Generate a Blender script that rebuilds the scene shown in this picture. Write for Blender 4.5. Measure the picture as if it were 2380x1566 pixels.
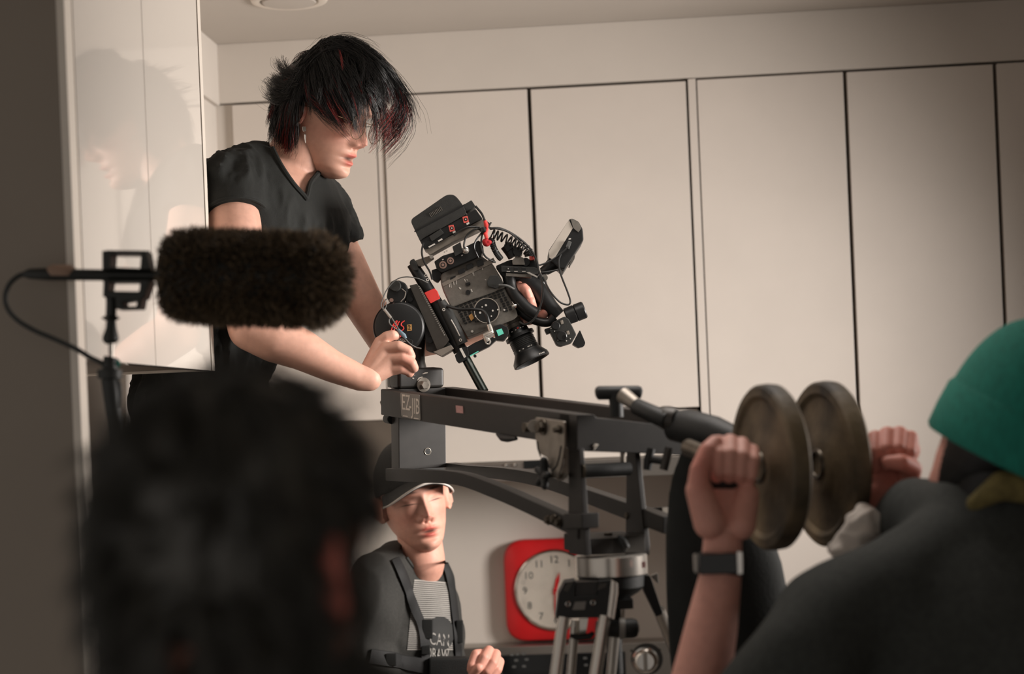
import bpy, bmesh, math, random
import numpy as np
from mathutils import Vector, Matrix
rng = np.random.default_rng(7)
random.seed(7)
for o in list(bpy.data.objects):
    bpy.data.objects.remove(o)
SC = bpy.context.scene
COL = SC.collection

# ------------------------------------------------------------------ camera
F = 4200.0            # focal length in pixels of the 2380 x 1566 frame
CX, CY = 1190.0, 963.0   # principal point (lens shifted up)
CAMP = Vector((0, 0, 1.60))
PSI, ROLL = math.radians(4.2), math.radians(2.35)
_r0 = Vector((math.cos(PSI), math.sin(PSI), 0))
FW = Vector((-math.sin(PSI), math.cos(PSI), 0))
UP0 = Vector((0, 0, 1))
RT = _r0 * math.cos(ROLL) - UP0 * math.sin(ROLL)
UP = _r0 * math.sin(ROLL) + UP0 * math.cos(ROLL)
cam = bpy.data.cameras.new('camera')
camo = bpy.data.objects.new('camera', cam)
COL.objects.link(camo)
camo.matrix_world = Matrix(((RT.x, UP.x, -FW.x, CAMP.x), (RT.y, UP.y, -FW.y, CAMP.y), (RT.z, UP.z, -FW.z, CAMP.z), (0, 0, 0, 1)))
cam.sensor_width = 36.0
cam.lens = F / 2380.0 * 36.0
cam.shift_y = (CY - 783.0) / 2380.0
cam.clip_start = 0.05
cam.dof.use_dof = True
cam.dof.focus_distance = 3.40
cam.dof.aperture_fstop = cam.lens / 1000.0 / 0.022
SC.camera = camo

# ------------------------------------------------------------------ world, light, exposure
w = bpy.data.worlds.new('world')
SC.world = w
w.use_nodes = True
bg = w.node_tree.nodes['Background']
bg.inputs[0].default_value = (1.0, 0.93, 0.86, 1)
bg.inputs[1].default_value = 0.36
def area(name, loc, target, sx, sy, power, color, spread=180):
    l = bpy.data.lights.new(name, 'AREA')
    l.shape = 'RECTANGLE'; l.size = sx; l.size_y = sy
    l.energy = power; l.color = color; l.spread = math.radians(spread)
    o = bpy.data.objects.new(name, l)
    COL.objects.link(o)
    o.location = loc
    o.rotation_euler = (Vector(target) - Vector(loc)).to_track_quat('-Z', 'Y').to_euler()
    return o
area('key_softbox', (1.55, 3.22, 1.80), (-0.75, 3.72, 1.58), 0.6, 0.6, 26.5, (1.0, 0.935, 0.88), 92)
area('ceiling_panel', (0.05, 2.85, 2.53), (0.0, 2.95, 0.0), 0.8, 0.4, 5, (1.0, 0.93, 0.87), 120)
SC.view_settings.view_transform = 'Standard'
SC.view_settings.look = 'None'
SC.view_settings.exposure = 0.0
SC.view_settings.gamma = 1.0
SC.view_settings.use_curve_mapping = False
# ------------------------------------------------------------------ helpers
def P(px, py, d):
    """world point seen at pixel px,py at distance d along the view axis"""
    return CAMP + RT * ((px - CX) / F * d) + UP * ((CY - py) / F * d) + FW * d
def onY(px, py, Y):
    v = RT * ((px - CX) / F) + UP * ((CY - py) / F) + FW
    return CAMP + v * (Y / v.y)
def onX(px, py, X):
    v = RT * ((px - CX) / F) + UP * ((CY - py) / F) + FW
    return CAMP + v * (X / v.x)
def lin(c):
    c = c / 255.0
    return c / 12.92 if c <= 0.04045 else ((c + 0.055) / 1.055) ** 2.4
def L3(rgb):
    return (lin(rgb[0]), lin(rgb[1]), lin(rgb[2]), 1.0)
MATS = {}
def mat(name, rgb, rough=0.5, metal=0.0, var=0.12, scale=30.0, bump=0.0, bscale=None, coat=0.0, spec=0.5, attr=False, sss=0.0, emit=0.0, stretch=None):
    if name in MATS:
        return MATS[name]
    m = bpy.data.materials.new(name)
    m.use_nodes = True
    nt = m.node_tree
    b = nt.nodes['Principled BSDF']
    base = L3(rgb)
    tc = nt.nodes.new('ShaderNodeTexCoord')
    src = tc.outputs['Object']
    if stretch:
        mp = nt.nodes.new('ShaderNodeMapping')
        mp.inputs['Scale'].default_value = stretch
        nt.links.new(src, mp.inputs[0])
        src = mp.outputs[0]
    nz = nt.nodes.new('ShaderNodeTexNoise')
    nz.inputs['Scale'].default_value = scale
    nz.inputs['Detail'].default_value = 5
    nt.links.new(src, nz.inputs['Vector'])
    mr = nt.nodes.new('ShaderNodeMapRange')
    mr.inputs[1].default_value = 0.3; mr.inputs[2].default_value = 0.7
    mr.inputs[3].default_value = 1 - var; mr.inputs[4].default_value = 1 + var
    nt.links.new(nz.outputs[0], mr.inputs[0])
    mx = nt.nodes.new('ShaderNodeVectorMath')
    mx.operation = 'MULTIPLY'
    if attr:
        at = nt.nodes.new('ShaderNodeAttribute')
        at.attribute_name = 'tint'
        nt.links.new(at.outputs['Color'], mx.inputs[0])
    else:
        mx.inputs[0].default_value = base[:3]
    nt.links.new(mr.outputs[0], mx.inputs[1])
    nt.links.new(mx.outputs[0], b.inputs['Base Color'])
    b.inputs['Roughness'].default_value = rough
    b.inputs['Metallic'].default_value = metal
    b.inputs['Specular IOR Level'].default_value = spec
    if coat:
        b.inputs['Coat Weight'].default_value = coat
        b.inputs['Coat Roughness'].default_value = 0.03
    if sss:
        b.inputs['Subsurface Weight'].default_value = sss
        b.inputs['Subsurface Radius'].default_value = (0.012, 0.005, 0.003)
        b.inputs['Subsurface Scale'].default_value = 0.6
    if emit:
        b.inputs['Emission Color'].default_value = base
        b.inputs['Emission Strength'].default_value = emit
    if bump:
        n2 = nt.nodes.new('ShaderNodeTexNoise')
        n2.inputs['Scale'].default_value = bscale or scale * 6
        n2.inputs['Detail'].default_value = 4
        nt.links.new(src, n2.inputs['Vector'])
        bp = nt.nodes.new('ShaderNodeBump')
        bp.inputs['Strength'].default_value = bump
        bp.inputs['Distance'].default_value = 0.002
        nt.links.new(n2.outputs[0], bp.inputs['Height'])
        nt.links.new(bp.outputs[0], b.inputs['Normal'])
    MATS[name] = m
    return m

def frame(axis):
    a = Vector(axis).normalized()
    t = Vector((0, 0, 1)) if abs(a.z) < 0.9 else Vector((1, 0, 0))
    u = a.cross(t).normalized()
    return u, a.cross(u).normalized(), a

class M:
    """collects shapes in world space and builds them as ONE mesh object"""
    def __init__(s):
        s.v = []; s.f = []
    def add(s, vs, fs):
        k = len(s.v)
        s.v += [tuple(v) for v in vs]
        s.f += [tuple(i + k for i in f) for f in fs]
        return s
    def box(s, c, h, ax=None):
        c = Vector(c)
        X, Y, Z = ax or (Vector((1, 0, 0)), Vector((0, 1, 0)), Vector((0, 0, 1)))
        vs = [c + X * (h[0] * a) + Y * (h[1] * b) + Z * (h[2] * e) for a in (-1, 1) for b in (-1, 1) for e in (-1, 1)]
        return s.add(vs, [(0, 1, 3, 2), (4, 6, 7, 5), (0, 4, 5, 1), (2, 3, 7, 6), (0, 2, 6, 4), (1, 5, 7, 3)])
    def bb(s, x0, x1, y0, y1, z0, z1):
        return s.box(((x0 + x1) / 2, (y0 + y1) / 2, (z0 + z1) / 2), ((x1 - x0) / 2, (y1 - y0) / 2, (z1 - z0) / 2))
    def prism(s, pts, vec):
        n = len(pts); vec = Vector(vec)
        vs = [Vector(p) for p in pts] + [Vector(p) + vec for p in pts]
        return s.add(vs, [tuple(range(n)), tuple(range(2 * n - 1, n - 1, -1))] + [(i, i + n, (i + 1) % n + n, (i + 1) % n) for i in range(n)])
    def pp(s, pts, d, th, rnd=0):
        """outline in pixels standing at distance d, thickness th away from the viewer"""
        if rnd: pts = rounded(pts, rnd)
        return s.prism([P(x, y, d) for x, y in pts], FW * th)
    def lathe(s, p, axis, prof, n=32):
        u, v, a = frame(axis); p = Vector(p)
        vs = []; fs = []
        for t, r in prof:
            for i in range(n):
                th = 2 * math.pi * i / n
                vs.append(p + a * t + (u * math.cos(th) + v * math.sin(th)) * max(r, 1e-5))
        for j in range(len(prof) - 1):
            for i in range(n):
                i2 = (i + 1) % n
                fs.append((j * n + i, j * n + i2, (j + 1) * n + i2, (j + 1) * n + i))
        fs.append(tuple(range(n - 1, -1, -1))); fs.append(tuple((len(prof) - 1) * n + i for i in range(n)))
        return s.add(vs, fs)
    def cyl(s, p0, p1, r0, r1=None, n=24):
        p0 = Vector(p0); p1 = Vector(p1)
        return s.lathe(p0, p1 - p0, [(0, r0), ((p1 - p0).length, r0 if r1 is None else r1)], n)
    def ring(s, c, axis, R, r, n=40, m=10):
        u, v, a = frame(axis); c = Vector(c); vs = []; fs = []
        for i in range(n):
            th = 2 * math.pi * i / n; e = u * math.cos(th) + v * math.sin(th)
            for j in range(m):
                ph = 2 * math.pi * j / m
                vs.append(c + e * (R + r * math.cos(ph)) + a * (r * math.sin(ph)))
        for i in range(n):
            for j in range(m):
                fs.append((i * m + j, i * m + (j + 1) % m, ((i + 1) % n) * m + (j + 1) % m, ((i + 1) % n) * m + j))
        return s.add(vs, fs)
    def tube(s, pts, r, n=8):
        pts = [Vector(p) for p in pts]; k = len(pts)
        rs = r if hasattr(r, '__len__') else [r] * k
        tg = [(pts[min(i + 1, k - 1)] - pts[max(i - 1, 0)]).normalized() for i in range(k)]
        u = frame(tg[0])[0]; vs = []; fs = []
        for i in range(k):
            u = (u - tg[i] * u.dot(tg[i])).normalized(); v = tg[i].cross(u)
            for j in range(n):
                th = 2 * math.pi * j / n
                vs.append(pts[i] + (u * math.cos(th) + v * math.sin(th)) * rs[i])
        for i in range(k - 1):
            for j in range(n):
                j2 = (j + 1) % n
                fs.append((i * n + j, i * n + j2, (i + 1) * n + j2, (i + 1) * n + j))
        fs.append(tuple(range(n - 1, -1, -1))); fs.append(tuple((k - 1) * n + j for j in range(n)))
        return s.add(vs, fs)
    def ell(s, c, r, ax=None, nu=24, nv=14):
        c = Vector(c)
        X, Y, Z = ax or (Vector((1, 0, 0)), Vector((0, 1, 0)), Vector((0, 0, 1)))
        vs = []; fs = []
        for j in range(nv + 1):
            ph = math.pi * j / nv
            q = max(math.sin(ph), 1e-4)
            for i in range(nu):
                th = 2 * math.pi * i / nu
                vs.append(c + X * (r[0] * q * math.cos(th)) + Y * (r[1] * q * math.sin(th)) + Z * (r[2] * math.cos(ph)))
        for j in range(nv):
            for i in range(nu):
                i2 = (i + 1) % nu
                fs.append((j * nu + i, (j + 1) * nu + i, (j + 1) * nu + i2, j * nu + i2))
        fs.append(tuple(range(nu))); fs.append(tuple(nv * nu + i for i in range(nu - 1, -1, -1)))
        return s.add(vs, fs)
    def cap(s, p0, r0, p1, r1, n=20):
        """tapered capsule"""
        p0 = Vector(p0); p1 = Vector(p1); Ln = (p1 - p0).length
        prof = [(-r0 * math.cos(a), r0 * math.sin(a)) for a in np.linspace(0.08, math.pi / 2, 6)] + [(Ln + r1 * math.sin(a), r1 * math.cos(a)) for a in np.linspace(0, math.pi / 2 - 0.08, 6)]
        return s.lathe(p0, p1 - p0, prof, n)
    def chain(s, pts, rs, n=20):
        for i in range(len(pts) - 1):
            s.cap(pts[i], rs[i], pts[i + 1], rs[i + 1], n)
        return s
    def build(s, name, m, parent=None, bevel=0.0, seg=2, ang=35, label=None, flat=False):
        o = root_of(parent)
        me = bpy.data.meshes.new(name)
        me.from_pydata([(x - o[0], y - o[1], z - o[2]) for x, y, z in s.v], [], s.f)
        bm = bmesh.new(); bm.from_mesh(me)
        bmesh.ops.recalc_face_normals(bm, faces=bm.faces)
        if bevel:
            es = [e for e in bm.edges if len(e.link_faces) == 2 and e.calc_face_angle(0) > math.radians(ang)]
            bmesh.ops.bevel(bm, geom=es, offset=bevel, segments=seg, affect='EDGES', profile=0.5, clamp_overlap=True)
        bm.to_mesh(me); bm.free()
        ob = finish(name, me, m, parent, label, ang, flat)
        if bevel:
            wm = ob.modifiers.new('normals', 'WEIGHTED_NORMAL'); wm.keep_sharp = True; wm.weight = 80
        return ob

def finish(name, me, m, parent, label=None, ang=35, flat=False):
    if not flat:
        me.polygons.foreach_set('use_smooth', [True] * len(me.polygons))
        me.set_sharp_from_angle(angle=math.radians(ang))
    me.materials.append(MATS[m] if isinstance(m, str) else m)
    ob = bpy.data.objects.new(name, me)
    COL.objects.link(ob)
    if parent:
        ob.parent = parent
    if label:
        ob['label'] = label
    return ob
def root_of(o):
    if o is None: return (0, 0, 0)
    while o.parent: o = o.parent
    return tuple(o.location)
def thing(name, label, cat, loc, group=None):
    o = bpy.data.objects.new(name, None)
    o.empty_display_size = 0.05
    COL.objects.link(o)
    o.location = loc
    return tag(o, label, cat, group)
def tag(o, label, cat, group=None):
    o['label'] = label; o['category'] = cat
    if group: o['group'] = group
    return o
def struct(o):
    o['kind'] = 'structure'
    return o
def rounded(pts, r, n=5):
    out = []; k = len(pts)
    for i in range(k):
        a = Vector(pts[i - 1]); b = Vector(pts[i]); c = Vector(pts[(i + 1) % k])
        rr = r[i] if hasattr(r, '__len__') else r
        u = a - b; v = c - b
        t = min(rr, u.length * 0.48, v.length * 0.48)
        p0 = b + u.normalized() * t; p1 = b + v.normalized() * t
        for q in range(n + 1):
            s = q / n
            out.append(tuple(p0 * (1 - s) ** 2 + b * (2 * s * (1 - s)) + p1 * s * s))
    return out
def spline(pts, n=8):
    """Catmull-Rom through points (any dimension)"""
    pts = [np.array(p, float) for p in pts]
    q = [2 * pts[0] - pts[1]] + pts + [2 * pts[-1] - pts[-2]]
    out = []
    for i in range(1, len(q) - 2):
        for k in range(n):
            t = k / n
            out.append(0.5 * (2 * q[i] + (q[i + 1] - q[i - 1]) * t + (2 * q[i - 1] - 5 * q[i] + 4 * q[i + 1] - q[i + 2]) * t * t + (3 * q[i] - q[i - 1] - 3 * q[i + 1] + q[i + 2]) * t ** 3))
    out.append(pts[-1])
    return out
def cable(pts, r, n=8, sub=8):
    """pts: (px, py, d) triples"""
    return M().tube([P(*p) for p in spline(pts, sub)], r, n)
def text_mesh(name, txt, size, origin, ex, ey, m, parent, th=0.0008, align='CENTER', shear=0.0, sx=1.0):
    """flat lettering lying in the plane spanned by ex (reading direction) and ey (up)"""
    c = bpy.data.curves.new(name, 'FONT')
    c.body = txt; c.size = size; c.align_x = align; c.align_y = 'CENTER'; c.extrude = th; c.shear = shear
    c.resolution_u = 3
    t = bpy.data.objects.new(name + '_tmp', c)
    COL.objects.link(t)
    dg = bpy.context.evaluated_depsgraph_get()
    me = bpy.data.meshes.new_from_object(t.evaluated_get(dg))
    bpy.data.objects.remove(t); bpy.data.curves.remove(c)
    ex = Vector(ex).normalized(); ey = Vector(ey).normalized(); ez = ex.cross(ey)
    o = Vector(root_of(parent)); og = Vector(origin) - o
    for v in me.vertices:
        v.co = og + ex * (v.co.x * sx) + ey * v.co.y + ez * v.co.z
    me.materials.clear()
    me.name = name
    return finish(name, me, m, parent, flat=True)
def remesh(mm, voxel, smooth=8, fac=0.5):
    """fuse overlapping shapes into one continuous skin; returns verts (n,3), faces"""
    me = bpy.data.meshes.new('tmp')
    me.from_pydata(mm.v, [], mm.f)
    bm = bmesh.new(); bm.from_mesh(me); bmesh.ops.recalc_face_normals(bm, faces=bm.faces); bm.to_mesh(me); bm.free()
    ob = bpy.data.objects.new('tmp', me)
    COL.objects.link(ob)
    r = ob.modifiers.new('r', 'REMESH'); r.mode = 'VOXEL'; r.voxel_size = voxel
    if smooth:
        sm = ob.modifiers.new('s', 'SMOOTH'); sm.factor = fac; sm.iterations = smooth
    dg = bpy.context.evaluated_depsgraph_get()
    me2 = bpy.data.meshes.new_from_object(ob.evaluated_get(dg))
    v = np.empty(len(me2.vertices) * 3); me2.vertices.foreach_get('co', v)
    f = [tuple(p.vertices) for p in me2.polygons]
    nr = np.empty(len(me2.vertices) * 3); me2.vertices.foreach_get('normal', nr)
    bpy.data.objects.remove(ob); bpy.data.meshes.remove(me); bpy.data.meshes.remove(me2)
    return v.reshape(-1, 3), f, nr.reshape(-1, 3)
def solid(name, v, f, m, parent, tint=None, label=None, ang=60):
    """mesh object from world-space arrays, with an optional per-vertex pigment attribute"""
    o = np.array(root_of(parent))
    me = bpy.data.meshes.new(name)
    me.from_pydata((v - o).tolist(), [], f)
    if tint is not None:
        a = me.attributes.new('tint', 'FLOAT_COLOR', 'POINT')
        t = np.ones((len(v), 4)); t[:, :3] = tint
        a.data.foreach_set('color', t.ravel())
    return finish(name, me, m, parent, label, ang)
def strands(name, lines, r, m, parent, tint=None, taper=0.25, label=None):
    """hair: lines (n, k, 3) in world space, each a three-sided tapering tube, all in one mesh"""
    lines = np.asarray(lines, float); n, k, _ = lines.shape
    tg = np.gradient(lines, axis=1); tg /= np.linalg.norm(tg, axis=2, keepdims=True) + 1e-12
    ref = rng.normal(size=(n, 1, 3)); u = np.cross(tg, ref); u /= np.linalg.norm(u, axis=2, keepdims=True) + 1e-12
    vv = np.cross(tg, u)
    rad = (np.linspace(1, taper, k))[None, :, None] * (np.asarray(r).reshape(-1, 1, 1) if hasattr(r, '__len__') else r)
    vs = np.stack([lines + (u * math.cos(a) + vv * math.sin(a)) * rad for a in (0, 2.094, 4.189)], axis=2)   # n,k,3,3
    vs = vs.reshape(-1, 3) - np.array(root_of(parent))
    base = (np.arange(n) * k * 3)[:, None, None] + (np.arange(k - 1) * 3)[None, :, None]
    j = np.arange(3)[None, None, :]; j2 = (j + 1) % 3
    q = np.stack([base + j, base + j2, base + 3 + j2, base + 3 + j], axis=-1).reshape(-1, 4)
    me = bpy.data.meshes.new(name)
    me.vertices.add(len(vs)); me.vertices.foreach_set('co', vs.ravel())
    me.loops.add(q.size); me.loops.foreach_set('vertex_index', q.ravel().astype(np.int32))
    me.polygons.add(len(q)); me.polygons.foreach_set('loop_start', (np.arange(len(q)) * 4).astype(np.int32))
    me.update(calc_edges=True); me.validate()
    if tint is not None:
        a = me.attributes.new('tint', 'FLOAT_COLOR', 'POINT')
        t = np.ones((n, k * 3, 4)); t[:, :, :3] = np.asarray(tint)[:, None, :] if np.asarray(tint).ndim == 2 else np.repeat(np.asarray(tint), 3, axis=1)
        a.data.foreach_set('color', t.ravel())
    me.polygons.foreach_set('use_smooth', [True] * len(me.polygons))
    me.materials.append(MATS[m])
    ob = bpy.data.objects.new(name, me)
    COL.objects.link(ob); ob.parent = parent
    if label: ob['label'] = label
    return ob
# ------------------------------------------------------------------ materials
mat('paint', (205, 197, 188), 0.6, var=0.02, scale=6)
mat('ceil_paint', (192, 184, 175), 0.8, var=0.02, scale=5)
mat('laminate', (208, 199, 190), 0.42, var=0.02, scale=8)
mat('gloss_white', (214, 206, 197), 0.05, var=0.01, scale=4, coat=0.3)
mat('white_edge', (226, 216, 204), 0.35, var=0.01)
mat('carcass', (120, 108, 96), 0.7)
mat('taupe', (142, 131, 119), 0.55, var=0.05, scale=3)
mat('tile_floor', (120, 112, 104), 0.5, var=0.1)
mat('dark_unit', (44, 42, 40), 0.4)
mat('counter_stone', (150, 142, 133), 0.35, var=0.1, scale=60)
mat('steel', (160, 154, 147), 0.32, 0.9, var=0.05, scale=120, stretch=(1, 1, 20))
mat('chrome', (205, 200, 194), 0.12, 1.0, var=0.03)
mat('black_glass', (14, 15, 15), 0.12, spec=0.5)
mat('print_grey', (92, 92, 90), 0.5)

# ------------------------------------------------------------------ the room
YF, YW, XL = 4.41, 4.73, -1.03         # door fronts, splashback wall, left wall
ZC, ZT, ZB = 2.546, 2.396, 1.598       # ceiling, cabinet tops, cabinet bottoms
struct(M().bb(-1.6, 2.2, YW, YW + 0.1, 0, ZC).build('wall_back', 'paint'))
struct(M().bb(XL - 0.1, XL, 2.45, YW, 0, ZC).build('wall_left', 'paint'))
struct(M().bb(2.0, 2.1, -1.0, YW, 0, ZC).build('wall_right_blocker', 'taupe'))  # unseen side wall, added to block ambient light from the right
struct(M().bb(-1.6, 2.6, -1.0, YW + 0.1, ZC, ZC + 0.08).build('ceiling', 'ceil_paint'))
struct(M().bb(-1.6, 2.6, -1.0, YW + 0.1, -0.08, 0).build('floor', 'tile_floor'))
struct(M().bb(XL, 2.2, YF + 0.004, YW, ZT + 0.003, ZC).build('trim_1', 'paint', bevel=0.002))        # soffit above the cabinets
struct(M().bb(XL, XL + 0.012, 3.21, YF + 0.004, ZT - 0.003, ZC).build('trim_2', 'paint', bevel=0.002))   # soffit along the left wall
struct(M().bb(XL, -0.99, YF + 0.012, YW, ZB, ZT).build('trim_3', 'paint'))                          # corner filler

def cabinet(x0, x1, z0, z1, label, sides=(0, 0), gap=0.003, name='wall_cabinet', group='white cabinet units on the back wall', swing=0.0):
    t = thing(name, label, 'cabinet', ((x0 + x1) / 2, YW, z0), group)
    b = M().bb(x0 + 0.0005, x0 + 0.018, YF + 0.024, YW - 0.001, z0 + 0.001, z1).bb(x1 - 0.018, x1 - 0.0005, YF + 0.024, YW - 0.001, z0 + 0.001, z1)
    b.bb(x0 + 0.018, x1 - 0.018, YF + 0.024, YW - 0.001, z1 - 0.018, z1).bb(x0 + 0.018, x1 - 0.018, YF + 0.024, YW - 0.001, z0 + 0.001, z0 + 0.019).bb(x0 + 0.018, x1 - 0.018, YW - 0.012, YW - 0.001, z0, z1)
    b.build('body', 'carcass', t)
    a0 = x0 + sides[0]; a1 = x1 - sides[1]
    if sides[0]: M().bb(x0, a0, YF - 0.001, YF + 0.0235, z0, z1).build('side_panel', 'laminate', t, bevel=0.001)
    if sides[1]: M().bb(a1, x1, YF - 0.001, YF + 0.0235, z0, z1).build('side_panel', 'laminate', t, bevel=0.001)
    q = M().bb(a0 + gap, a1 - gap, YF, YF + 0.02, z0 + 0.002, z1 - gap)
    q.v = [(x, y - swing * (x - a1) / (a0 - a1), z) for x, y, z in q.v]
    q.build('door', 'laminate', t, bevel=0.0015)
    return t
cabinet(-0.99, -0.628, ZB, ZT, 'white wall cabinet behind the long haired man, in the corner')
cabinet(-0.628, -0.252, ZB, ZT, 'white wall cabinet behind the film camera, left of the wide black gap', sides=(0.016, 0.0), swing=0.006)
cabinet(-0.250, 0.136, ZB, ZT, 'white wall cabinet with black gap at its left, beside the tilted monitor', gap=0.0045)
cabinet(0.137, 0.513, 0.10, ZT, 'tall white cupboard above the two weight plates', sides=(0.019, 0.0), name='tall_cupboard')
cabinet(0.515, 0.870, 0.10, ZT, 'tall white cupboard between two dark gaps, beside the teal beanie', gap=0.004, name='tall_cupboard')
cabinet(0.872, 1.24, 0.10, ZT, 'tall white cupboard at the right edge, in shade', name='tall_cupboard')

# range hood below the middle wall cabinets
t = thing('range_hood', 'slim steel range hood under the wall cabinets, behind the jib arm', 'range hood', (-0.24, YW, 1.43))
M().bb(-0.62, 0.13, YF + 0.03, YW - 0.001, 1.485, ZB - 0.002).build('housing', 'paint', t, bevel=0.002)
M().bb(-0.62, 0.13, YF - 0.005, YW - 0.001, 1.437, 1.483).build('front_rail', 'steel', t, bevel=0.002)
dsp = onY(1218, 1079, YF - 0.005)
M().bb(dsp.x - 0.001, dsp.x + 0.075, YF - 0.008, YF - 0.004, dsp.z - 0.011, dsp.z + 0.009).build('display', 'black_glass', t, bevel=0.001)
for bx, by in ((1178, 1081), (1198, 1080)):
    c = onY(bx, by, YF - 0.005)
    M().lathe(c + Vector((0, 0.001, 0)), (0, -1, 0), [(0, 0.005), (0.006, 0.005), (0.008, 0.003)], 16).build('button', 'chrome', t)

# glossy cabinets along the left wall
XG = -0.766
zb = 1.700
yd = [2.450, 2.806, 3.170]
for i, lab in enumerate(('glossy white cabinet next to the shaded end panel, mirroring a dark shape', 'glossy white cabinet whose door mirrors the bent head of the long haired man')):
    y0, y1 = yd[i], yd[i + 1]
    t = thing('gloss_cabinet', lab, 'cabinet', (XL, (y0 + y1) / 2, zb), 'glossy cabinets on the left wall')
    M().bb(XL + 0.001, XG - 0.022, y0 + 0.001, y1 - 0.001, zb + 0.004, ZC - 0.002).build('body', 'carcass', t)
    M().bb(XG - 0.02, XG, y0 + 0.0015, y1 - 0.0015, zb, ZC - 0.004).build('door', 'gloss_white', t, bevel=0.0008)
    if i == 1:
        M().bb(XL + 0.001, XG + 0.001, y1 + 0.004, y1 + 0.024, zb, ZC - 0.002).build('end_panel', 'white_edge', t, bevel=0.001)
t = thing('end_panel', 'tall cabinet end panel with shaded grey face and bright edge, at the left border', 'panel', (-1.1, 2.43, 0))
M().bb(-1.55, XG - 0.012, 2.414, 2.447, 0, ZC - 0.002).build('board', 'taupe', t)  # grey puts the shade on this face into the board's colour
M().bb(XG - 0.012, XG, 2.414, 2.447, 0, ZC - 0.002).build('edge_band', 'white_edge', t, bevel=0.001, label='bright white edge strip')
# worktop and dark base unit under them
t = thing('base_unit', 'dark base cabinet below the glossy cabinets, left of the blurred head', 'cabinet', (XL + 0.2, 2.8, 0))
M().bb(XL + 0.001, -0.80, 2.450, 3.18, 0.0, 1.37).build('body', 'dark_unit', t, bevel=0.002)
e = onX(294, 1480, -0.80)
M().bb(-0.80, -0.79, e.y - 0.012, e.y + 0.012, 0.02, 1.30).build('handle', 'steel', t, bevel=0.003, label='upright steel handle')
M().bb(XL + 0.001, -0.79, 2.4485, 3.18, 1.371, 1.395).build('top_board', 'counter_stone', t, bevel=0.002)
tag(M().bb(XL + 0.05, -0.87, 2.47, 2.60, 1.3955, 1.43).build('tray', 'dark_unit', bevel=0.006), 'small dark tray on the base cabinet by the white edge strip', 'tray')

# recessed light ring in the ceiling (switched off)
v = RT * ((672 - CX) / F) + UP * ((CY + 2) / F) + FW
c = CAMP + v * ((ZC - CAMP.z) / v.z)
t = thing('ceiling_light', 'round recessed white ceiling light cut by the top edge', 'ceiling light', (c.x, c.y, ZC))
M().lathe((c.x, c.y, ZC - 0.0005), (0, 0, -1), [(0, 0.086), (0.005, 0.084), (0.007, 0.078), (0.006, 0.066), (0.001, 0.062)], 48).build('rim', 'white_edge', t)
M().lathe((c.x, c.y, ZC - 0.0075), (0, 0, -1), [(0, 0.06), (0.002, 0.058), (0.004, 0.03)], 40).build('diffuser', 'ceil_paint', t)

# ------------------------------------------------------------------ cooker with its raised control panel
zt = 1.003
t = thing('cooker', 'freestanding steel cooker with black control panel below the red clock', 'cooker', (-0.17, 4.5, 0))
M().bb(-0.50, 0.13, 4.64, YW - 0.002, 0.80, zt).build('backguard', 'steel', t, bevel=0.003)
M().bb(-0.50, 0.13, 4.14, 4.635, 0.02, 0.86).build('body', 'steel', t, bevel=0.004)
a = onY(1165, 1512, 4.64); b = onY(1452, 1500, 4.64)
pn = M().bb(a.x, b.x, 4.634, 4.6395, 0.83, zt - 0.022).build('control_panel', 'black_glass', t, bevel=0.001)
for px, py in ((1190, 1521), (1203, 1520), (1217, 1519), (1200, 1534), (1224, 1532), (1195, 1549), (1218, 1548), (1360, 1529), (1362, 1545)):
    c = onY(px, py, 4.634)
    M().bb(c.x - 0.0045, c.x + 0.0045, 4.632, 4.6345, c.z - 0.0025, c.z + 0.0025).build('touch_key', 'print_grey', pn)
c = onY(1500, 1534, 4.64)
k = M().lathe(c, (0, -1, 0), [(0, 0.034), (0.004, 0.034), (0.005, 0.029), (0.026, 0.026), (0.029, 0.022)], 40).build('knob', 'chrome', t)
M().box(c + Vector((0, -0.031, 0)), (0.005, 0.005, 0.024)).build('grip', 'steel', k, bevel=0.002)
M().lathe(c + Vector((0.004, 0.0005, 0.003)), (0, -1, 0), [(0, 0.041), (0.0012, 0.041)], 32).build('dial_ring', 'dark_unit', k)
for px, py in ((1468, 1512), (1533, 1510)):
    q = onY(px, py, 4.64)
    M().lathe(q, (0, -1, 0), [(0, 0.0035), (0.001, 0.0035)], 12).build('mark', 'dark_unit', t)

# ------------------------------------------------------------------ red wall clock
mat('red_plastic', (196, 26, 30), 0.38, var=0.05)
mat('dial_white', (214, 205, 192), 0.5, var=0.02)
mat('numeral', (34, 32, 30), 0.5)
mat('clear_glass', (255, 255, 255), 0.02)
YK = YW - 0.001
cc = onY(1290, 1371, YW - 0.05)
t = thing('wall_clock', 'square red clock with white dial behind the tripod', 'clock', (cc.x, YK, cc.z - 0.135))
S = 0.132
sq = rounded([(-S, -S), (S, -S), (S, S), (-S, S)], 0.055, 8)
def face_ring(scale_list):
    mm = M(); n = len(sq); vs = []; fs = []
    for sc, y in scale_list:
        for x, z in sq: vs.append((cc.x + x * sc, YK - y, cc.z + z * sc))
    for j in range(len(scale_list) - 1):
        for i in range(n): fs.append((j * n + i, j * n + (i + 1) % n, (j + 1) * n + (i + 1) % n, (j + 1) * n + i))
    fs.append(tuple(range(n))); fs.append(tuple((len(scale_list) - 1) * n + i for i in range(n)))
    return mm.add(vs, fs)
face_ring([(0.95, 0), (1.0, 0.004), (1.0, 0.03), (0.985, 0.038), (0.95, 0.042), (0.6, 0.044)]).build('case', 'red_plastic', t, ang=50)
M().lathe((cc.x, YK - 0.0435, cc.z), (0, -1, 0), [(0, 0.107), (0.006, 0.105), (0.008, 0.101), (0.005, 0.0985), (0.001, 0.098)], 64).build('bezel', 'chrome', t)
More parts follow.
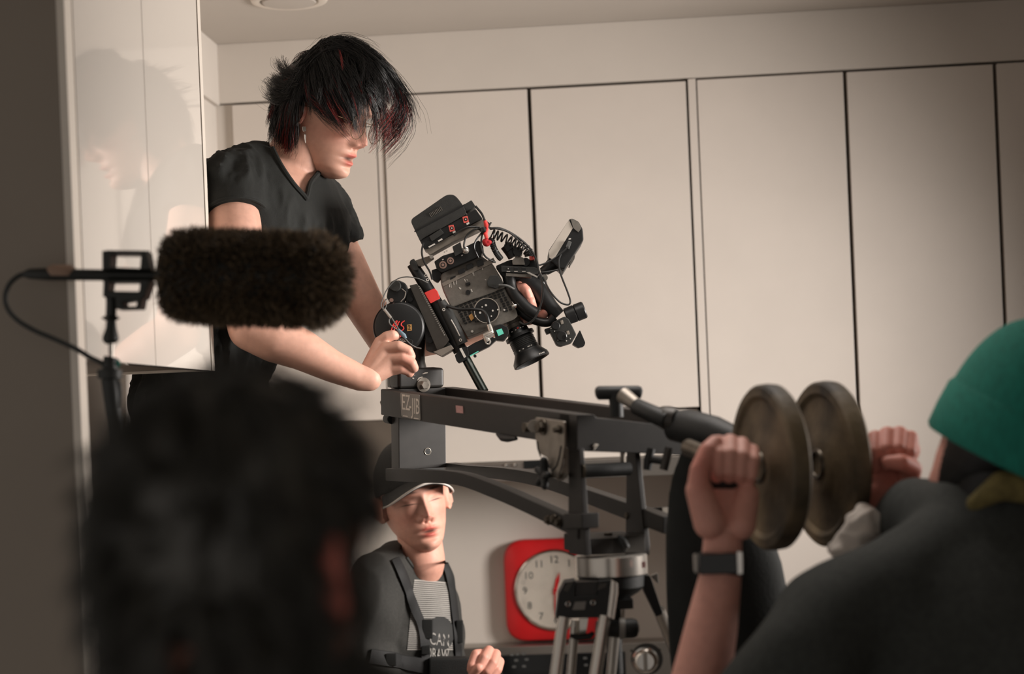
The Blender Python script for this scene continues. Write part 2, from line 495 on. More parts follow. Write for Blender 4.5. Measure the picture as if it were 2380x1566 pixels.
di = M().lathe((cc.x, YK - 0.0442, cc.z), (0, -1, 0), [(0, 0.0978), (0.0012, 0.0978)], 64).build('dial', 'dial_white', t)
for h in range(1, 13):
    a = math.radians(90 - 30 * h)
    text_mesh('numeral', str(h), 0.026, (cc.x + 0.078 * math.cos(a), YK - 0.0458, cc.z + 0.078 * math.sin(a)), (1, 0, 0), (0, 0, 1), 'numeral', di, 0.0002)
def hand(ang, ln, wd, y, nm):
    a = math.radians(90 - ang); e = Vector((math.cos(a), 0, math.sin(a))); n = Vector((-e.z, 0, e.x))
    o = Vector((cc.x, YK - y, cc.z))
    M().prism([o - e * 0.012 - n * wd * 0.5, o + e * ln * 0.55 - n * wd, o + e * ln, o + e * ln * 0.55 + n * wd, o - e * 0.012 + n * wd * 0.5], (0, 0.0008, 0)).build(nm, 'red_plastic', di)
hand(17, 0.048, 0.0050, 0.049, 'hour_hand')
hand(181, 0.074, 0.0024, 0.051, 'minute_hand')
M().lathe((cc.x, YK - 0.046, cc.z), (0, -1, 0), [(0, 0.005), (0.008, 0.005)], 20).build('pin', 'red_plastic', di)
M().ell((cc.x, YK - 0.050, cc.z), (0.0975, 0.008, 0.0975), nu=48).build('lens', 'clear_glass', t)
g = MATS['clear_glass'].node_tree.nodes['Principled BSDF']
g.inputs['Transmission Weight'].default_value = 1.0; g.inputs['IOR'].default_value = 1.12
# ------------------------------------------------------------------ jib crane
mat('jib_black', (37, 34, 31), 0.48, 0.0, var=0.14, scale=60, bump=0.03, bscale=900)
mat('jib_grey', (64, 60, 55), 0.45, 0.2, var=0.14, scale=60)
mat('bare_steel', (150, 142, 132), 0.45, 0.6, var=0.15, scale=50)
mat('dark_bolt', (92, 84, 74), 0.38, 0.8, var=0.2, scale=80)
mat('rubber', (24, 25, 24), 0.55, var=0.1, bump=0.2, bscale=400)
mat('label_plate', (128, 124, 118), 0.45, var=0.08)
mat('label_text', (214, 205, 194), 0.5)
mat('pink_sticker', (198, 150, 146), 0.6, var=0.15, scale=300)
mat('paint_chip', (205, 196, 184), 0.6)
mat('silver', (214, 207, 198), 0.24, 0.75, var=0.03, scale=200, stretch=(1, 1, 30))
mat('cast_iron', (98, 84, 64), 0.58, 0.1, var=0.85, scale=12, bump=0.4, bscale=120)
mat('black_cloth', (30, 32, 30), 0.85, var=0.2, bump=0.3, bscale=250)
JA = P(884, 904, 3.35)
_e = P(1340, 963, 2.68) - JA
JL = _e.length
E1 = _e.normalized()
E2 = E1.cross(UP0).normalized()
if E2.y < 0: E2 = -E2
E3 = E1.cross(E2)
if E3.z < 0: E3 = -E3
def J(u, v, w): return JA + E1 * u + E2 * v + E3 * w
def Jv(px, py, v):
    """point of pixel px,py on the jib plane v = const (parallel to the beams)"""
    r = RT * ((px - CX) / F) + UP * ((CY - py) / F) + FW
    return CAMP + r * ((v - (CAMP - JA).dot(E2)) / r.dot(E2))
def Ju(px, py, u):
    r = RT * ((px - CX) / F) + UP * ((CY - py) / F) + FW
    return CAMP + r * ((u - (CAMP - JA).dot(E1)) / r.dot(E1))
def jbox(u0, u1, v0, v1, w0, w1, mm=None):
    return (mm or M()).box(J((u0 + u1) / 2, (v0 + v1) / 2, (w0 + w1) / 2), ((u1 - u0) / 2, (v1 - v0) / 2, (w1 - w0) / 2), (E1, E2, E3))
def hexbolt(c, axis, r, h, name, m, parent, washer=0):
    mm = M()
    a = Vector(axis).normalized()
    if washer: mm.lathe(c, a, [(0, washer), (0.002, washer)], 24); c = c + a * 0.002
    mm.lathe(c, a, [(0, r), (h * 0.8, r), (h, r * 0.85)], 6)
    return mm.build(name, m, parent, ang=20)

jib = thing('jib_crane', 'black metal camera jib with twin beams on the tripod', 'camera crane', J(JL - 0.02, 0.07, -0.25))
# twin upper beams
for v0 in (0.0, 0.125):
    bm_ = jbox(0, JL - 0.02 if v0 == 0 else JL, v0, v0 + 0.025, -0.048, 0).build('upper_beam', 'jib_black', jib, bevel=0.0022)
    if v0 == 0: near_beam = bm_
# head column between the beams
col = jbox(-0.015, 0.022, 0.027, 0.123, -0.150, 0.0).build('head_column', 'jib_black', jib, bevel=0.0015)
jbox(-0.02, 0.024, 0.0265, 0.120, 0.0005, 0.0375).build('head_block', 'jib_black', jib, bevel=0.006, seg=3)
jbox(-0.04, -0.021, 0.03, 0.116, 0.0, 0.030).build('rear_block', 'jib_grey', jib, bevel=0.003)
hexbolt(Ju(984, 894, 0.024), E1, 0.0085, 0.008, 'bolt', 'bare_steel', jib, 0.0135)
for a in ((963, 873, 963.4, 871.6), (958, 879, 962, 880), (982, 869, 994, 866), (970, 884, 975, 877), (974, 879, 982, 876)):
    p0 = Ju(a[0], a[1], 0.0243); p1 = Ju(a[2], a[3], 0.0243)
    M().tube([p0, (p0 + p1) / 2 + E3 * 0.0004, p1], [0.0007, 0.0013, 0.0008], 6).build('paint_chip', 'paint_chip', jib)
hc = Ju(994, 1049, 0.0225)
M().ring(hc, E1, 0.0062, 0.0009, 32, 8).build('hole_rim', 'bare_steel', col)
M().lathe(hc, E1, [(0, 0.0058), (0.0004, 0.0058)], 24).build('hole', 'rubber', col)
hexbolt(J(-0.001, 0.012, -0.026), -E1, 0.0075, 0.012, 'end_bolt', 'dark_bolt', jib, 0.011)
M().cyl(J(-0.012, 0.012, -0.026), J(-0.022, 0.012, -0.026), 0.006, 0.004, 16).build('end_bolt', 'dark_bolt', jib)
M().cyl(J(-0.01, 0.027, -0.058), J(-0.035, 0.027, -0.058), 0.009, 0.009, 16).build('stop_knob', 'rubber', jib, bevel=0.002)
# maker's plate and sticker on the near beam
a = [Jv(x, y, -0.0002) for x, y in rounded([(931, 912), (976, 917), (978.5, 977), (934, 968)], 4)]
lp = M().prism(a, -E2 * 0.0009).build('maker_plate', 'label_plate', near_beam, label='grey plate reading EZ-JIB')
o = Jv(955, 942, -0.0012)
text_mesh('lettering', 'EZ', 0.040, Jv(943.5, 937, -0.0013), E1, E3, 'label_text', lp, 0.0003, sx=0.82)
text_mesh('lettering', '-', 0.040, Jv(953.5, 942, -0.0013), E1, E3, 'label_text', lp, 0.0003, sx=0.9)
text_mesh('lettering', 'JIB', 0.040, Jv(966, 946, -0.0013), E1, E3, 'label_text', lp, 0.0003, sx=0.80)
for x0, x1, y0, y1 in ((937, 948, 965, 966.6), (962, 973, 970.5, 972)):
    M().prism([Jv(x0, y0, -0.0012), Jv(x1, y1, -0.0012), Jv(x1, y1 + 2, -0.0012), Jv(x0, y0 + 2, -0.0012)], -E2 * 0.0003).build('small_print', 'label_text', lp)
a = [Jv(x, y, -0.0002) for x, y in ((1060, 942), (1076, 944), (1077, 960.5), (1061, 958.5))]
M().prism(a, -E2 * 0.0006).build('sticker', 'pink_sticker', near_beam, label='tiny pink sticker')
# curved lower arms
def low_arm(v0, v1, prof):
    pts = spline(prof, 6); n = len(pts)
    mm = M(); vs = []; fs = []
    for (u, w0, w1) in pts:
        vs += [J(u, v0, w0), J(u, v0, w1), J(u, v1, w1), J(u, v1, w0)]
    for i in range(n - 1):
        k = 4 * i
        fs += [(k, k + 1, k + 5, k + 4), (k + 1, k + 2, k + 6, k + 5), (k + 2, k + 3, k + 7, k + 6), (k + 3, k, k + 4, k + 7)]
    fs += [(0, 3, 2, 1), (4 * n - 4, 4 * n - 3, 4 * n - 2, 4 * n - 1)]
    return mm.add(vs, fs)
low_arm(0.0, 0.022, [(0.02, -0.169, -0.146), (0.18, -0.157, -0.134), (0.33, -0.147, -0.125), (0.46, -0.154, -0.131), (0.57, -0.164, -0.141), (0.70, -0.179, -0.154), (0.755, -0.186, -0.160)]).build('lower_arm', 'jib_black', jib, bevel=0.0015)
low_arm(0.122, 0.144, [(0.02, -0.163, -0.142), (0.12, -0.158, -0.138), (0.26, -0.151, -0.130), (0.40, -0.150, -0.128), (0.55, -0.160, -0.137), (0.69, -0.172, -0.146), (0.80, -0.181, -0.155)]).build('lower_arm', 'jib_black', jib, bevel=0.0015)
for px, py in ((1276, 1208), (1289, 1206), (1300, 1214)):
    hexbolt(Jv(px, py, -0.0005), -E2, 0.006, 0.005, 'bolt', 'dark_bolt', jib, 0.008)
a, b = Jv(1500, 1182, 0.16), Jv(1540, 1215, 0.16)
M().prism([Jv(1498, 1180, 0.15), Jv(1535, 1178, 0.15), Jv(1538, 1214, 0.15), Jv(1502, 1216, 0.15)], E2 * 0.03).build('arm_end', 'jib_black', jib, bevel=0.002)
M().prism([Jv(1535.5, 1178, 0.152), Jv(1539, 1180, 0.152), Jv(1541, 1213, 0.152), Jv(1537.5, 1214, 0.152)], E2 * 0.026).build('end_cap', 'bare_steel', jib, bevel=0.001)
hexbolt(Jv(1464, 1198, 0.126), -E2, 0.006, 0.006, 'bolt', 'dark_bolt', jib, 0.008)
M().prism([Jv(1309, 1193, -0.005), Jv(1352, 1193, -0.005), Jv(1352, 1229, -0.005), Jv(1309, 1229, -0.005)], E2 * 0.03).build('arm_end', 'jib_black', jib, bevel=0.002)
# cross block over the pivot
prof = [(0.0, 0.0), (0.030, -0.001), (0.034, -0.006), (0.160, -0.022), (0.230, -0.034), (0.230, -0.075), (0.150, -0.066), (0.02, -0.056), (0.0, -0.054)]
M().prism([J(JL - 0.055, v, w) for v, w in prof], E1 * 0.056).build('cross_block', 'jib_black', jib, bevel=0.0018)
M().tube([Ju(1379, 1038, JL + 0.002), Ju(1383, 1033, JL + 0.002), Ju(1389, 1032, JL + 0.002), Ju(1380, 1045, JL + 0.002)], [0.001, 0.0018, 0.0015, 0.001], 6).build('paint_chip', 'paint_chip', jib)
# yoke: two tapered cheeks and a base
ck = lambda v, pts: M().prism([Jv(x, y, v) for x, y in pts], E2 * 0.009)
ck(0.003, [(1320, 1036), (1345, 1040), (1362, 1292), (1321, 1287)]).build('yoke_cheek', 'jib_black', jib, bevel=0.0012)
ck(0.120, [(1456, 1040), (1475, 1040), (1500, 1270), (1498, 1290), (1453, 1290)]).build('yoke_cheek', 'jib_black', jib, bevel=0.0012)
M().prism([Ju(1362, 1252, JL + 0.012), Ju(1500, 1246, JL + 0.012), Ju(1502, 1284, JL + 0.012), Ju(1362, 1291, JL + 0.012)], -E1 * 0.07).build('yoke_base', 'jib_black', jib, bevel=0.0015)
M().prism([Ju(1452, 1244, JL + 0.016), Ju(1497, 1241, JL + 0.016), Ju(1498, 1280, JL + 0.016), Ju(1452, 1284, JL + 0.016)], E1 * 0.003).build('base_plate', 'jib_grey', jib, bevel=0.001)
M().cyl(Ju(1352, 1095, JL), Ju(1462, 1089, JL), 0.0105, n=28).build('roller', 'rubber', jib)
M().cyl(Ju(1350, 1095, JL), Ju(1354, 1095, JL), 0.012, n=28).build('roller_cap', 'dark_bolt', jib)
M().cyl(Ju(1447, 1046, JL - 0.01), Ju(1448, 1074, JL - 0.01), 0.004, n=14).build('stud', 'bare_steel', jib)
hexbolt(Ju(1414, 1251, JL - 0.02), UP0, 0.0075, 0.007, 'bolt', 'dark_bolt', jib, 0.012)
M().tube([Ju(1438, 1244, JL + 0.02), Ju(1446, 1256, JL + 0.024), Ju(1454, 1270, JL + 0.026), Ju(1450, 1280, JL + 0.024)], [0.003, 0.007, 0.007, 0.003], 12).build('lever', 'rubber', jib)
# swivel bracket on the near beam
tp = lambda z: (1220 + z[0] / 3.558, 880 + z[1] / 3.558)
br = M().prism([Jv(*tp(z), -0.016) for z in rounded([(85, 318), (322, 352), (325, 560), (300, 720), (262, 838), (225, 800), (180, 650), (118, 620), (85, 490)], 12)], E2 * 0.004).build('swivel_bracket', 'bare_steel', jib, bevel=0.0008)
M().tube([Jv(*tp(z), -0.0165) for z in ((100, 520), (108, 580), (130, 645))], 0.0013, 6).build('slot', 'rubber', br)
M().tube([Jv(*tp(z), -0.0165) for z in ((300, 555), (285, 640), (262, 720), (230, 760))], 0.0013, 6).build('slot', 'rubber', br)
for z, r in (((150, 400), 0.0088), ((290, 420), 0.005)):
    hexbolt(Jv(*tp(z), -0.0165), -E2, r, 0.009, 'nut', 'dark_bolt', jib, r * 1.4)
M().cyl(Jv(*tp((75, 392)), -0.004), Jv(*tp((75, 392)), -0.022), 0.010, n=20).build('bushing', 'bare_steel', jib, bevel=0.001)
hexbolt(Jv(*tp((45, 400)), -0.012), -E2, 0.0085, 0.012, 'nut', 'dark_bolt', jib)
kc = Jv(*tp((165, 800)), -0.022)
mm = M()
for k in range(5):
    an = math.radians(80 + 72 * k)
    mm.cap(kc, 0.007, kc + (E3 * math.sin(an) + E1 * math.cos(an)) * (0.017 if k else 0.024) - E2 * 0.004, 0.0058, 14)
v_, f_, _n = remesh(mm, 0.0016, 3)
solid('clamp_knob', v_, f_, 'rubber', jib)
M().cyl(kc, Jv(*tp((345, 800)), 0.0), 0.004, n=12).build('clamp_screw', 'dark_bolt', jib)
M().prism([Jv(*tp(z), -0.006) for z in ((325, 565), (345, 570), (350, 790), (310, 840), (265, 850), (300, 780), (325, 690))], E2 * 0.003).build('strap_plate', 'bare_steel', jib, bevel=0.0006)
M().tube([Jv(x, y, 0.0) for x, y in ((1156, 1008), (1168, 1017), (1180, 1019), (1200, 1019))], [0.003, 0.006, 0.006, 0.003], 10).build('pull_tab', 'rubber', jib)
# locking T handle and the tilted grip behind it
dT = 2.73
M().tube([P(x, y, dT) for x, y in ((1383, 914), (1386, 913.5), (1391, 913), (1483, 912), (1490, 912), (1493, 912.5))], [0.004, 0.0085, 0.0105, 0.0105, 0.0085, 0.004], 20).build('lock_handle', 'rubber', jib)
M().tube([P(1432, 912, dT), P(1432, 935, dT), P(1433, 969, dT)], [0.0125, 0.0105, 0.0110], 24).build('handle_stem', 'rubber', jib)
M().tube([P(1448, 918, dT - 0.02), P(1478, 940, dT - 0.04)], [0.0125, 0.010], 16).build('grip_rod', 'bare_steel', jib)
M().tube([P(1474, 940, dT - 0.035), P(1480, 945, dT - 0.04), P(1535, 970, dT - 0.07), P(1552, 976, dT - 0.08)], [0.009, 0.0125, 0.0135, 0.012], 20).build('grip', 'rubber', jib)
M().tube([P(1540, 968, dT - 0.06), P(1552, 972, dT - 0.07), P(1570, 975, dT - 0.075)], [0.016, 0.0185, 0.0165], 24).build('grip_collar', 'jib_grey', jib)
M().tube([P(1564, 990, dT - 0.06), P(1600, 992, dT - 0.08), P(1660, 1005, dT - 0.12), P(1705, 1022, dT - 0.15), P(1735, 1040, dT - 0.17)], [0.022, 0.026, 0.024, 0.020, 0.016], 24).build('rear_sleeve', 'rubber', jib, label='black padded sleeve')
M().cyl(P(1600, 1040, 2.55) , P(1700, 1082, 2.44), 0.0125, n=24).build('weight_bar', 'dark_bolt', jib)
M().tube([P(1632, 1112, 2.39), P(1690, 1112, 2.39), P(1752, 1110, 2.39)], [0.016, 0.0175, 0.016], 20).build('fist_shade_bar', 'rubber', jib)  # bar inside the fist, added black to give the shaded hollow under the fingers
M().tube([P(1504, 1092, 2.70), P(1507, 1070, 2.70), P(1514, 1042, 2.70)], [0.006, 0.0075, 0.006], 14).build('wing_knob', 'rubber', jib)
M().cyl(P(1510, 1067, 2.70), P(1545, 1072, 2.68), 0.0055, n=14).build('knob_screw', 'rubber', jib)
M().tube([P(1556, 1040, 2.67), P(1548, 1070, 2.67), P(1542, 1092, 2.67)], 0.0065, 12).build('knob_plate', 'jib_grey', jib)

# ------------------------------------------------------------------ counterweights and hanging bag
PN = (_r0 * 0.968 + FW * 0.25).normalized()
def plate(px, py, d, R, th, label):
    c = P(px, py, d)
    t = thing('weight_plate', label, 'weight plate', c, 'round weight plates on the jib')
    prof = [(0, 0.016), (0, R * 0.36), (th * 0.10, R * 0.40), (th * 0.16, R * 0.80), (0, R * 0.86), (0.001, R * 0.96), (th * 0.15, R * 0.99), (th * 0.5, R), (th * 0.85, R * 0.99), (th - 0.001, R * 0.96), (th, R * 0.86), (th * 0.84, R * 0.8), (th * 0.9, R * 0.4), (th, R * 0.36), (th, 0.016)]
    M().lathe(c - PN * th / 2, PN, prof, 72).build('disc', 'cast_iron', t)
    M().ring(c - PN * (th / 2 + 0.0005), PN, 0.019, 0.0035, 32, 8).build('hub', 'dark_bolt', t)
    return t
plate(1789, 1085, 2.46, 0.1135, 0.030, 'round iron weight plate nearest the wrist watch, with worn brown face')
plate(1924, 1078, 2.55, 0.1175, 0.030, 'round iron weight plate farther back, next to the clenched hand without a watch')
# rounded black bag hanging behind the raised fist
mm = M()
bagp = spline([(1672, 1010, 0.026), (1660, 1050, 0.046), (1652, 1120, 0.060), (1662, 1220, 0.074), (1682, 1320, 0.088), (1692, 1430, 0.092), (1694, 1540, 0.088), (1690, 1680, 0.07)], 5)
for (x, y, r) in bagp:
    mm.ell(P(x, y, 2.66), (r, r * 0.45, r * 0.7), (RT, FW, UP))
v_, f_, n_ = remesh(mm, 0.006, 14)
bag = solid('counterweight_bag', v_, f_, 'black_cloth', None)
tag(bag, 'large rounded black bag hanging behind the raised fist with a watch', 'bag')

# ------------------------------------------------------------------ tripod
tz = lambda x, y: (1150 + x / 4.527, 1220 + y / 4.527)
dR = 2.70
rc = P(1421, 1335, dR + 0.03)
tri = thing('tripod', 'heavy tripod with silver tube legs under the jib', 'tripod', (rc.x, rc.y, 0))
M().lathe(rc, UP0, [(0, 0.053), (0.001, 0.0545), (0.029, 0.0545), (0.030, 0.053)], 64).build('bowl_ring', 'silver', tri, ang=50)
M().prism([P(1491, 1306, dR - 0.027), P(1500, 1304, dR - 0.024), P(1501, 1318, dR - 0.024), P(1492, 1320, dR - 0.027)], FW * 0.002).build('ring_mark', 'pink_sticker', tri)
M().lathe(rc, -UP0, [(0, 0.050), (0.018, 0.049), (0.026, 0.042), (0.038, 0.022), (0.05, 0.016)], 48).build('bowl', 'rubber', tri)
fb = M().pp([tz(*z) for z in rounded([(735, 605), (850, 585), (835, 750), (1080, 745), (1095, 590), (1225, 575), (1255, 690), (1220, 972), (640, 985), (675, 720)], 10)], 2.655, 0.05).build('leg_bracket', 'rubber', tri, bevel=0.0015)
M().pp([tz(*z) for z in rounded([(850, 600), (1090, 590), (1075, 740), (845, 750)], 10)], 2.662, 0.03).build('bracket_insert', 'jib_black', fb, bevel=0.001)
M().pp([tz(*z) for z in [(770, 600), (832, 590), (768, 700), (722, 690)]], 2.653, 0.003).build('bracket_facet', 'jib_grey', fb)
M().pp([tz(*z) for z in [(1098, 620), (1180, 612), (1170, 650), (1075, 690)]], 2.653, 0.003).build('bracket_facet', 'jib_grey', fb)
M().pp([tz(*z) for z in [(845, 810), (960, 805), (945, 890), (815, 893)]], 2.653, 0.003).build('badge', 'label_plate', fb)
M().pp([tz(*z) for z in [(1225, 575), (1262, 592), (1262, 700), (1225, 985), (1180, 965), (1212, 700)]], 2.652, 0.012).build('bracket_trim', 'silver', fb, bevel=0.001)
M().pp([tz(*z) for z in [(1268, 592), (1300, 620), (1302, 720), (1258, 998), (1230, 985), (1266, 700)]], 2.654, 0.012).build('bracket_trim', 'silver', fb, bevel=0.001)
for z in ((772, 830), (1035, 816)):
    c = P(*tz(*z), 2.653)
    M().ring(c, FW, 0.0032, 0.0012, 24, 8).build('screw', 'chrome', fb)
def leg(z0, z1, d0, d1, r):
    a = P(*tz(*z0), d0); b = P(*tz(*z1), d1); e = (b - a) * (1 / (a.z - b.z))
    foot = a + e * (a.z - 0.003)
    return M().cyl(a, foot, r, n=28).build('leg', 'silver', tri)
leg((722, 970), (640, 1566), 2.66, 2.645, 0.0088)
leg((1158, 955), (1060, 1566), 2.66, 2.645, 0.0092)
leg((850, 990), (800, 1566), 2.71, 2.72, 0.0068)
leg((1275, 1010), (1225, 1566), 2.71, 2.72, 0.0075)
M().pp([tz(*z) for z in rounded([(890, 985), (985, 975), (960, 1145), (885, 1148)], 6)], 2.70, 0.02).build('centre_spring', 'silver', tri, bevel=0.001)
M().tube([P(*tz(*z), 2.68) for z in ((790, 1160), (880, 1182), (1000, 1170), (1040, 1130))], [0.003, 0.005, 0.005, 0.003], 12).build('leg_lock', 'rubber', tri)
M().tube([P(*tz(*z), 2.69) for z in ((1060, 1080), (1200, 1090), (1330, 1092))], [0.010, 0.012, 0.014], 20).build('leg_lock', 'rubber', tri)
M().tube([P(*tz(*z), 2.67) for z in ((1312, 1090), (1345, 1090), (1370, 1090))], [0.0155, 0.016, 0.0155], 20).build('lock_collar', 'label_plate', tri)
M().tube([P(*tz(*z), 2.67) for z in ((1345, 1090), (1450, 1085), (1495, 1084), (1518, 1083))], [0.0145, 0.0150, 0.0125, 0.005], 20).build('lock_handle', 'rubber', tri)
M().pp([tz(*z) for z in [(1300, 790), (1455, 780), (1460, 880), (1300, 890)]], 2.70, 0.03).build('bracket_tab', 'rubber', tri, bevel=0.001)
M().pp([tz(*z) for z in [(1340, 890), (1375, 888), (1365, 1020), (1325, 1030)]], 2.69, 0.008).build('link', 'bare_steel', tri, bevel=0.001)
M().pp([tz(*z) for z in rounded([(1540, 525), (1620, 530), (1640, 545), (1770, 930), (1700, 965), (1570, 700)], 10)], 2.72, 0.05).build('leg_bracket', 'rubber', tri, bevel=0.002)
M().pp([tz(*z) for z in [(1640, 535), (1715, 505), (1725, 620), (1690, 590)]], 2.73, 0.012).build('bracket_trim', 'label_plate', tri, bevel=0.001)
a = P(*tz(1730, 900), 2.74); b = P(*tz(1960, 1500), 2.84); e = (b - a) * (1 / (a.z - b.z))
M().cyl(a, a + e * (a.z - 0.003), 0.009, n=24).build('leg', 'silver', tri)
M().cyl(rc - UP0 * 0.03, (rc.x, rc.y, rc.z - 0.15), 0.012, n=20).build('bowl_screw', 'rubber', tri)
# ------------------------------------------------------------------ film camera on its tilted head
mat('cam_body', (106, 101, 94), 0.5, 0.1, var=0.12, scale=150, bump=0.1, bscale=700)
mat('cam_black', (42, 42, 40), 0.5, var=0.15, scale=90, bump=0.12, bscale=600)
mat('cam_dark', (20, 20, 20), 0.42, var=0.1)
mat('cam_grey', (136, 128, 118), 0.45, 0.2, var=0.1, scale=100)
mat('tape_red', (226, 62, 56), 0.6, var=0.08)
mat('cloth_red', (170, 22, 28), 0.7, var=0.15)
mat('port_red', (216, 92, 82), 0.5)
mat('ink_white', (206, 200, 192), 0.5)
mat('teal_led', (96, 190, 168), 0.4, emit=0.25)
mat('copper', (196, 160, 146), 0.3, 0.8)
mat('screen', (190, 181, 170), 0.25, var=0.03)
mat('amber', (196, 146, 84), 0.5)
mat('cable_black', (26, 26, 25), 0.4)
mat('cable_grey', (96, 96, 94), 0.45, 0.3)
mat('blue_plastic', (104, 124, 136), 0.5)
mat('glass_dark', (10, 14, 14), 0.05, spec=0.8)
mat('rod_green', (30, 36, 31), 0.22, 0.5, var=0.05)
q1 = lambda x, y: (850 + x / 3.133, 420 + y / 3.133)
def zp(pts, d, th, r=0):
    return M().pp([q1(*p) for p in pts], d, th, r / 3.133)
def zl(x, y, d): return P(*q1(x, y), d)
def zr(r, d): return r / 3.133 * d / F
def zdisc(x, y, r, d, th, n=40, r2=None):
    return M().lathe(zl(x, y, d), FW, [(0, zr(r if r2 is None else r2, d)), (th * 0.15, zr(r, d)), (th, zr(r, d))], n)

# --- fluid head carrying the camera
fh = thing('fluid_head', 'round black fluid head with red script number, gripped by a hand', 'tripod head', J(0.0, 0.075, 0.038))
M().tube([P(967, 858, 3.40), P(967, 840, 3.40), P(966, 815, 3.40), P(966, 790, 3.40)], [0.0205, 0.017, 0.017, 0.018], 32).build('neck', 'jib_grey', fh)
drum = M().lathe(zl(240, 1065, 3.335), FW, [(0, zr(168, 3.34)), (0.001, zr(176, 3.34)), (0.004, zr(186, 3.34)), (0.012, zr(190, 3.34)), (0.085, zr(190, 3.34))], 72).build('drum', 'cam_dark', fh)
M().ring(zl(240, 1065, 3.336), FW, zr(150, 3.34), 0.0009, 64, 8).build('drum_groove', 'rubber', drum)
for st in ([(185, 1092), (197, 1055), (214, 1030), (228, 1020), (218, 1050), (206, 1088)], [(222, 1080), (232, 1045), (246, 1022)], [(196, 1058), (222, 1050), (240, 1044)], [(284, 1018), (262, 1034), (258, 1052), (272, 1062), (276, 1078), (262, 1090), (246, 1086)]):
    M().tube([P(*q1(x, y), 3.3335) for x, y in spline(st, 5)], 0.0011, 6).build('script_number', 'tape_red', drum)
pl = zp([(300, 1048), (333, 1044), (335, 1090), (302, 1094)], 3.3325, 0.003).build('number_badge', 'amber', drum)
text_mesh('lettering', '2', 0.0118, zl(318, 1069, 3.332), RT, UP, 'cam_dark', pl, 0.0003)
zp([(212, 1116), (250, 1116), (262, 1124), (250, 1140), (212, 1138)], 3.329, 0.006, 3).build('red_switch', 'tape_red', drum, bevel=0.0005)
lb = zp([(190, 1150), (220, 1140), (300, 1142), (345, 1160), (330, 1215), (240, 1205), (190, 1180)], 3.322, 0.012, 14).build('lever_block', 'cam_dark', fh, bevel=0.001)
text_mesh('lettering', 'frotto', 0.0078, zl(252, 1154, 3.3215), RT, UP, 'ink_white', lb, 0.0002, sx=1.0)
for k in range(6):
    zp([(238 + k * 10, 1166), (244 + k * 10, 1166), (244 + k * 10, 1172), (238 + k * 10, 1172)], 3.3215, 0.001).build('small_print', 'ink_white', lb)
side = zp([(300, 790), (345, 770), (560, 1130), (640, 1210), (545, 1265), (440, 1235), (425, 1060), (330, 930), (290, 900)], 3.355, 0.075, 12).build('side_plate', 'cam_black', fh, bevel=0.0015)
ch = zp([(318, 762), (372, 750), (400, 775), (608, 1160), (560, 1222), (520, 1235)], 3.345, 0.08).build('balance_plate', 'jib_grey', fh, bevel=0.0012)
zp([(490, 1246), (620, 1195), (642, 1222), (548, 1276)], 3.342, 0.085).build('plate_foot', 'cam_grey', fh, bevel=0.001)
for k in range(26):
    s = k / 25
    c = zl(388 + (572 - 388) * s, 768 + (1122 - 768) * s, 3.3445)
    M().lathe(c, -FW, [(0, 0.0008), (0.0005, 0.0008)], 8).build('scale_mark', 'ink_white', ch)
zdisc(468, 1160, 22, 3.350, 0.01).build('screw', 'cam_dark', fh)
zdisc(325, 862, 18, 3.350, 0.01).build('screw', 'cam_dark', fh)
kb = zp([(150, 850), (165, 775), (195, 735), (240, 722), (290, 745), (306, 800), (285, 860), (262, 888), (180, 892)], 3.34, 0.05, 14).build('tilt_lock', 'cam_dark', fh, bevel=0.003)
zdisc(215, 765, 42, 3.333, 0.02, r2=36).build('lock_cap', 'cam_black', kb)
M().tube([zl(x, y, 3.336) for x, y in ((262, 785), (292, 810), (283, 850), (255, 880))], 0.0008, 6).build('lock_trim', 'cam_grey', kb)
zdisc(187, 868, 14, 3.335, 0.01).build('screw', 'copper', kb)
# safety lanyard on the head
ln = [(455, 745), (380, 712), (290, 700), (215, 725), (150, 800), (118, 880), (112, 915), (135, 940)]
M().tube([zl(x, y, 3.325) for x, y in spline(ln, 6)], 0.0012, 6).build('lanyard', 'cable_grey', fh)
M().tube([zl(x, y, 3.325) for x, y in spline([(135, 940), (128, 905), (150, 860), (155, 890), (140, 940)], 6)], 0.0009, 6).build('lanyard', 'cable_grey', fh)
M().tube([zl(x, y, 3.322) for x, y in ((135, 935), (160, 968), (185, 1000))], 0.0027, 8).build('lanyard_clip', 'silver', fh)
for st in ([(185, 1000), (172, 1010), (178, 1045), (235, 1090)], [(190, 1000), (215, 1040), (245, 1088)], [(285, 1145), (320, 1185), (365, 1212), (405, 1222)]):
    M().tube([zl(x, y, 3.322) for x, y in spline(st, 6)], 0.0014, 6).build('lanyard', 'cable_grey', fh)
M().tube([zl(x, y, 3.320) for x, y in ((236, 1082), (250, 1102), (280, 1128), (292, 1148))], [0.0025, 0.0042, 0.0042, 0.0025], 10).build('lanyard_sleeve', 'blue_plastic', fh)

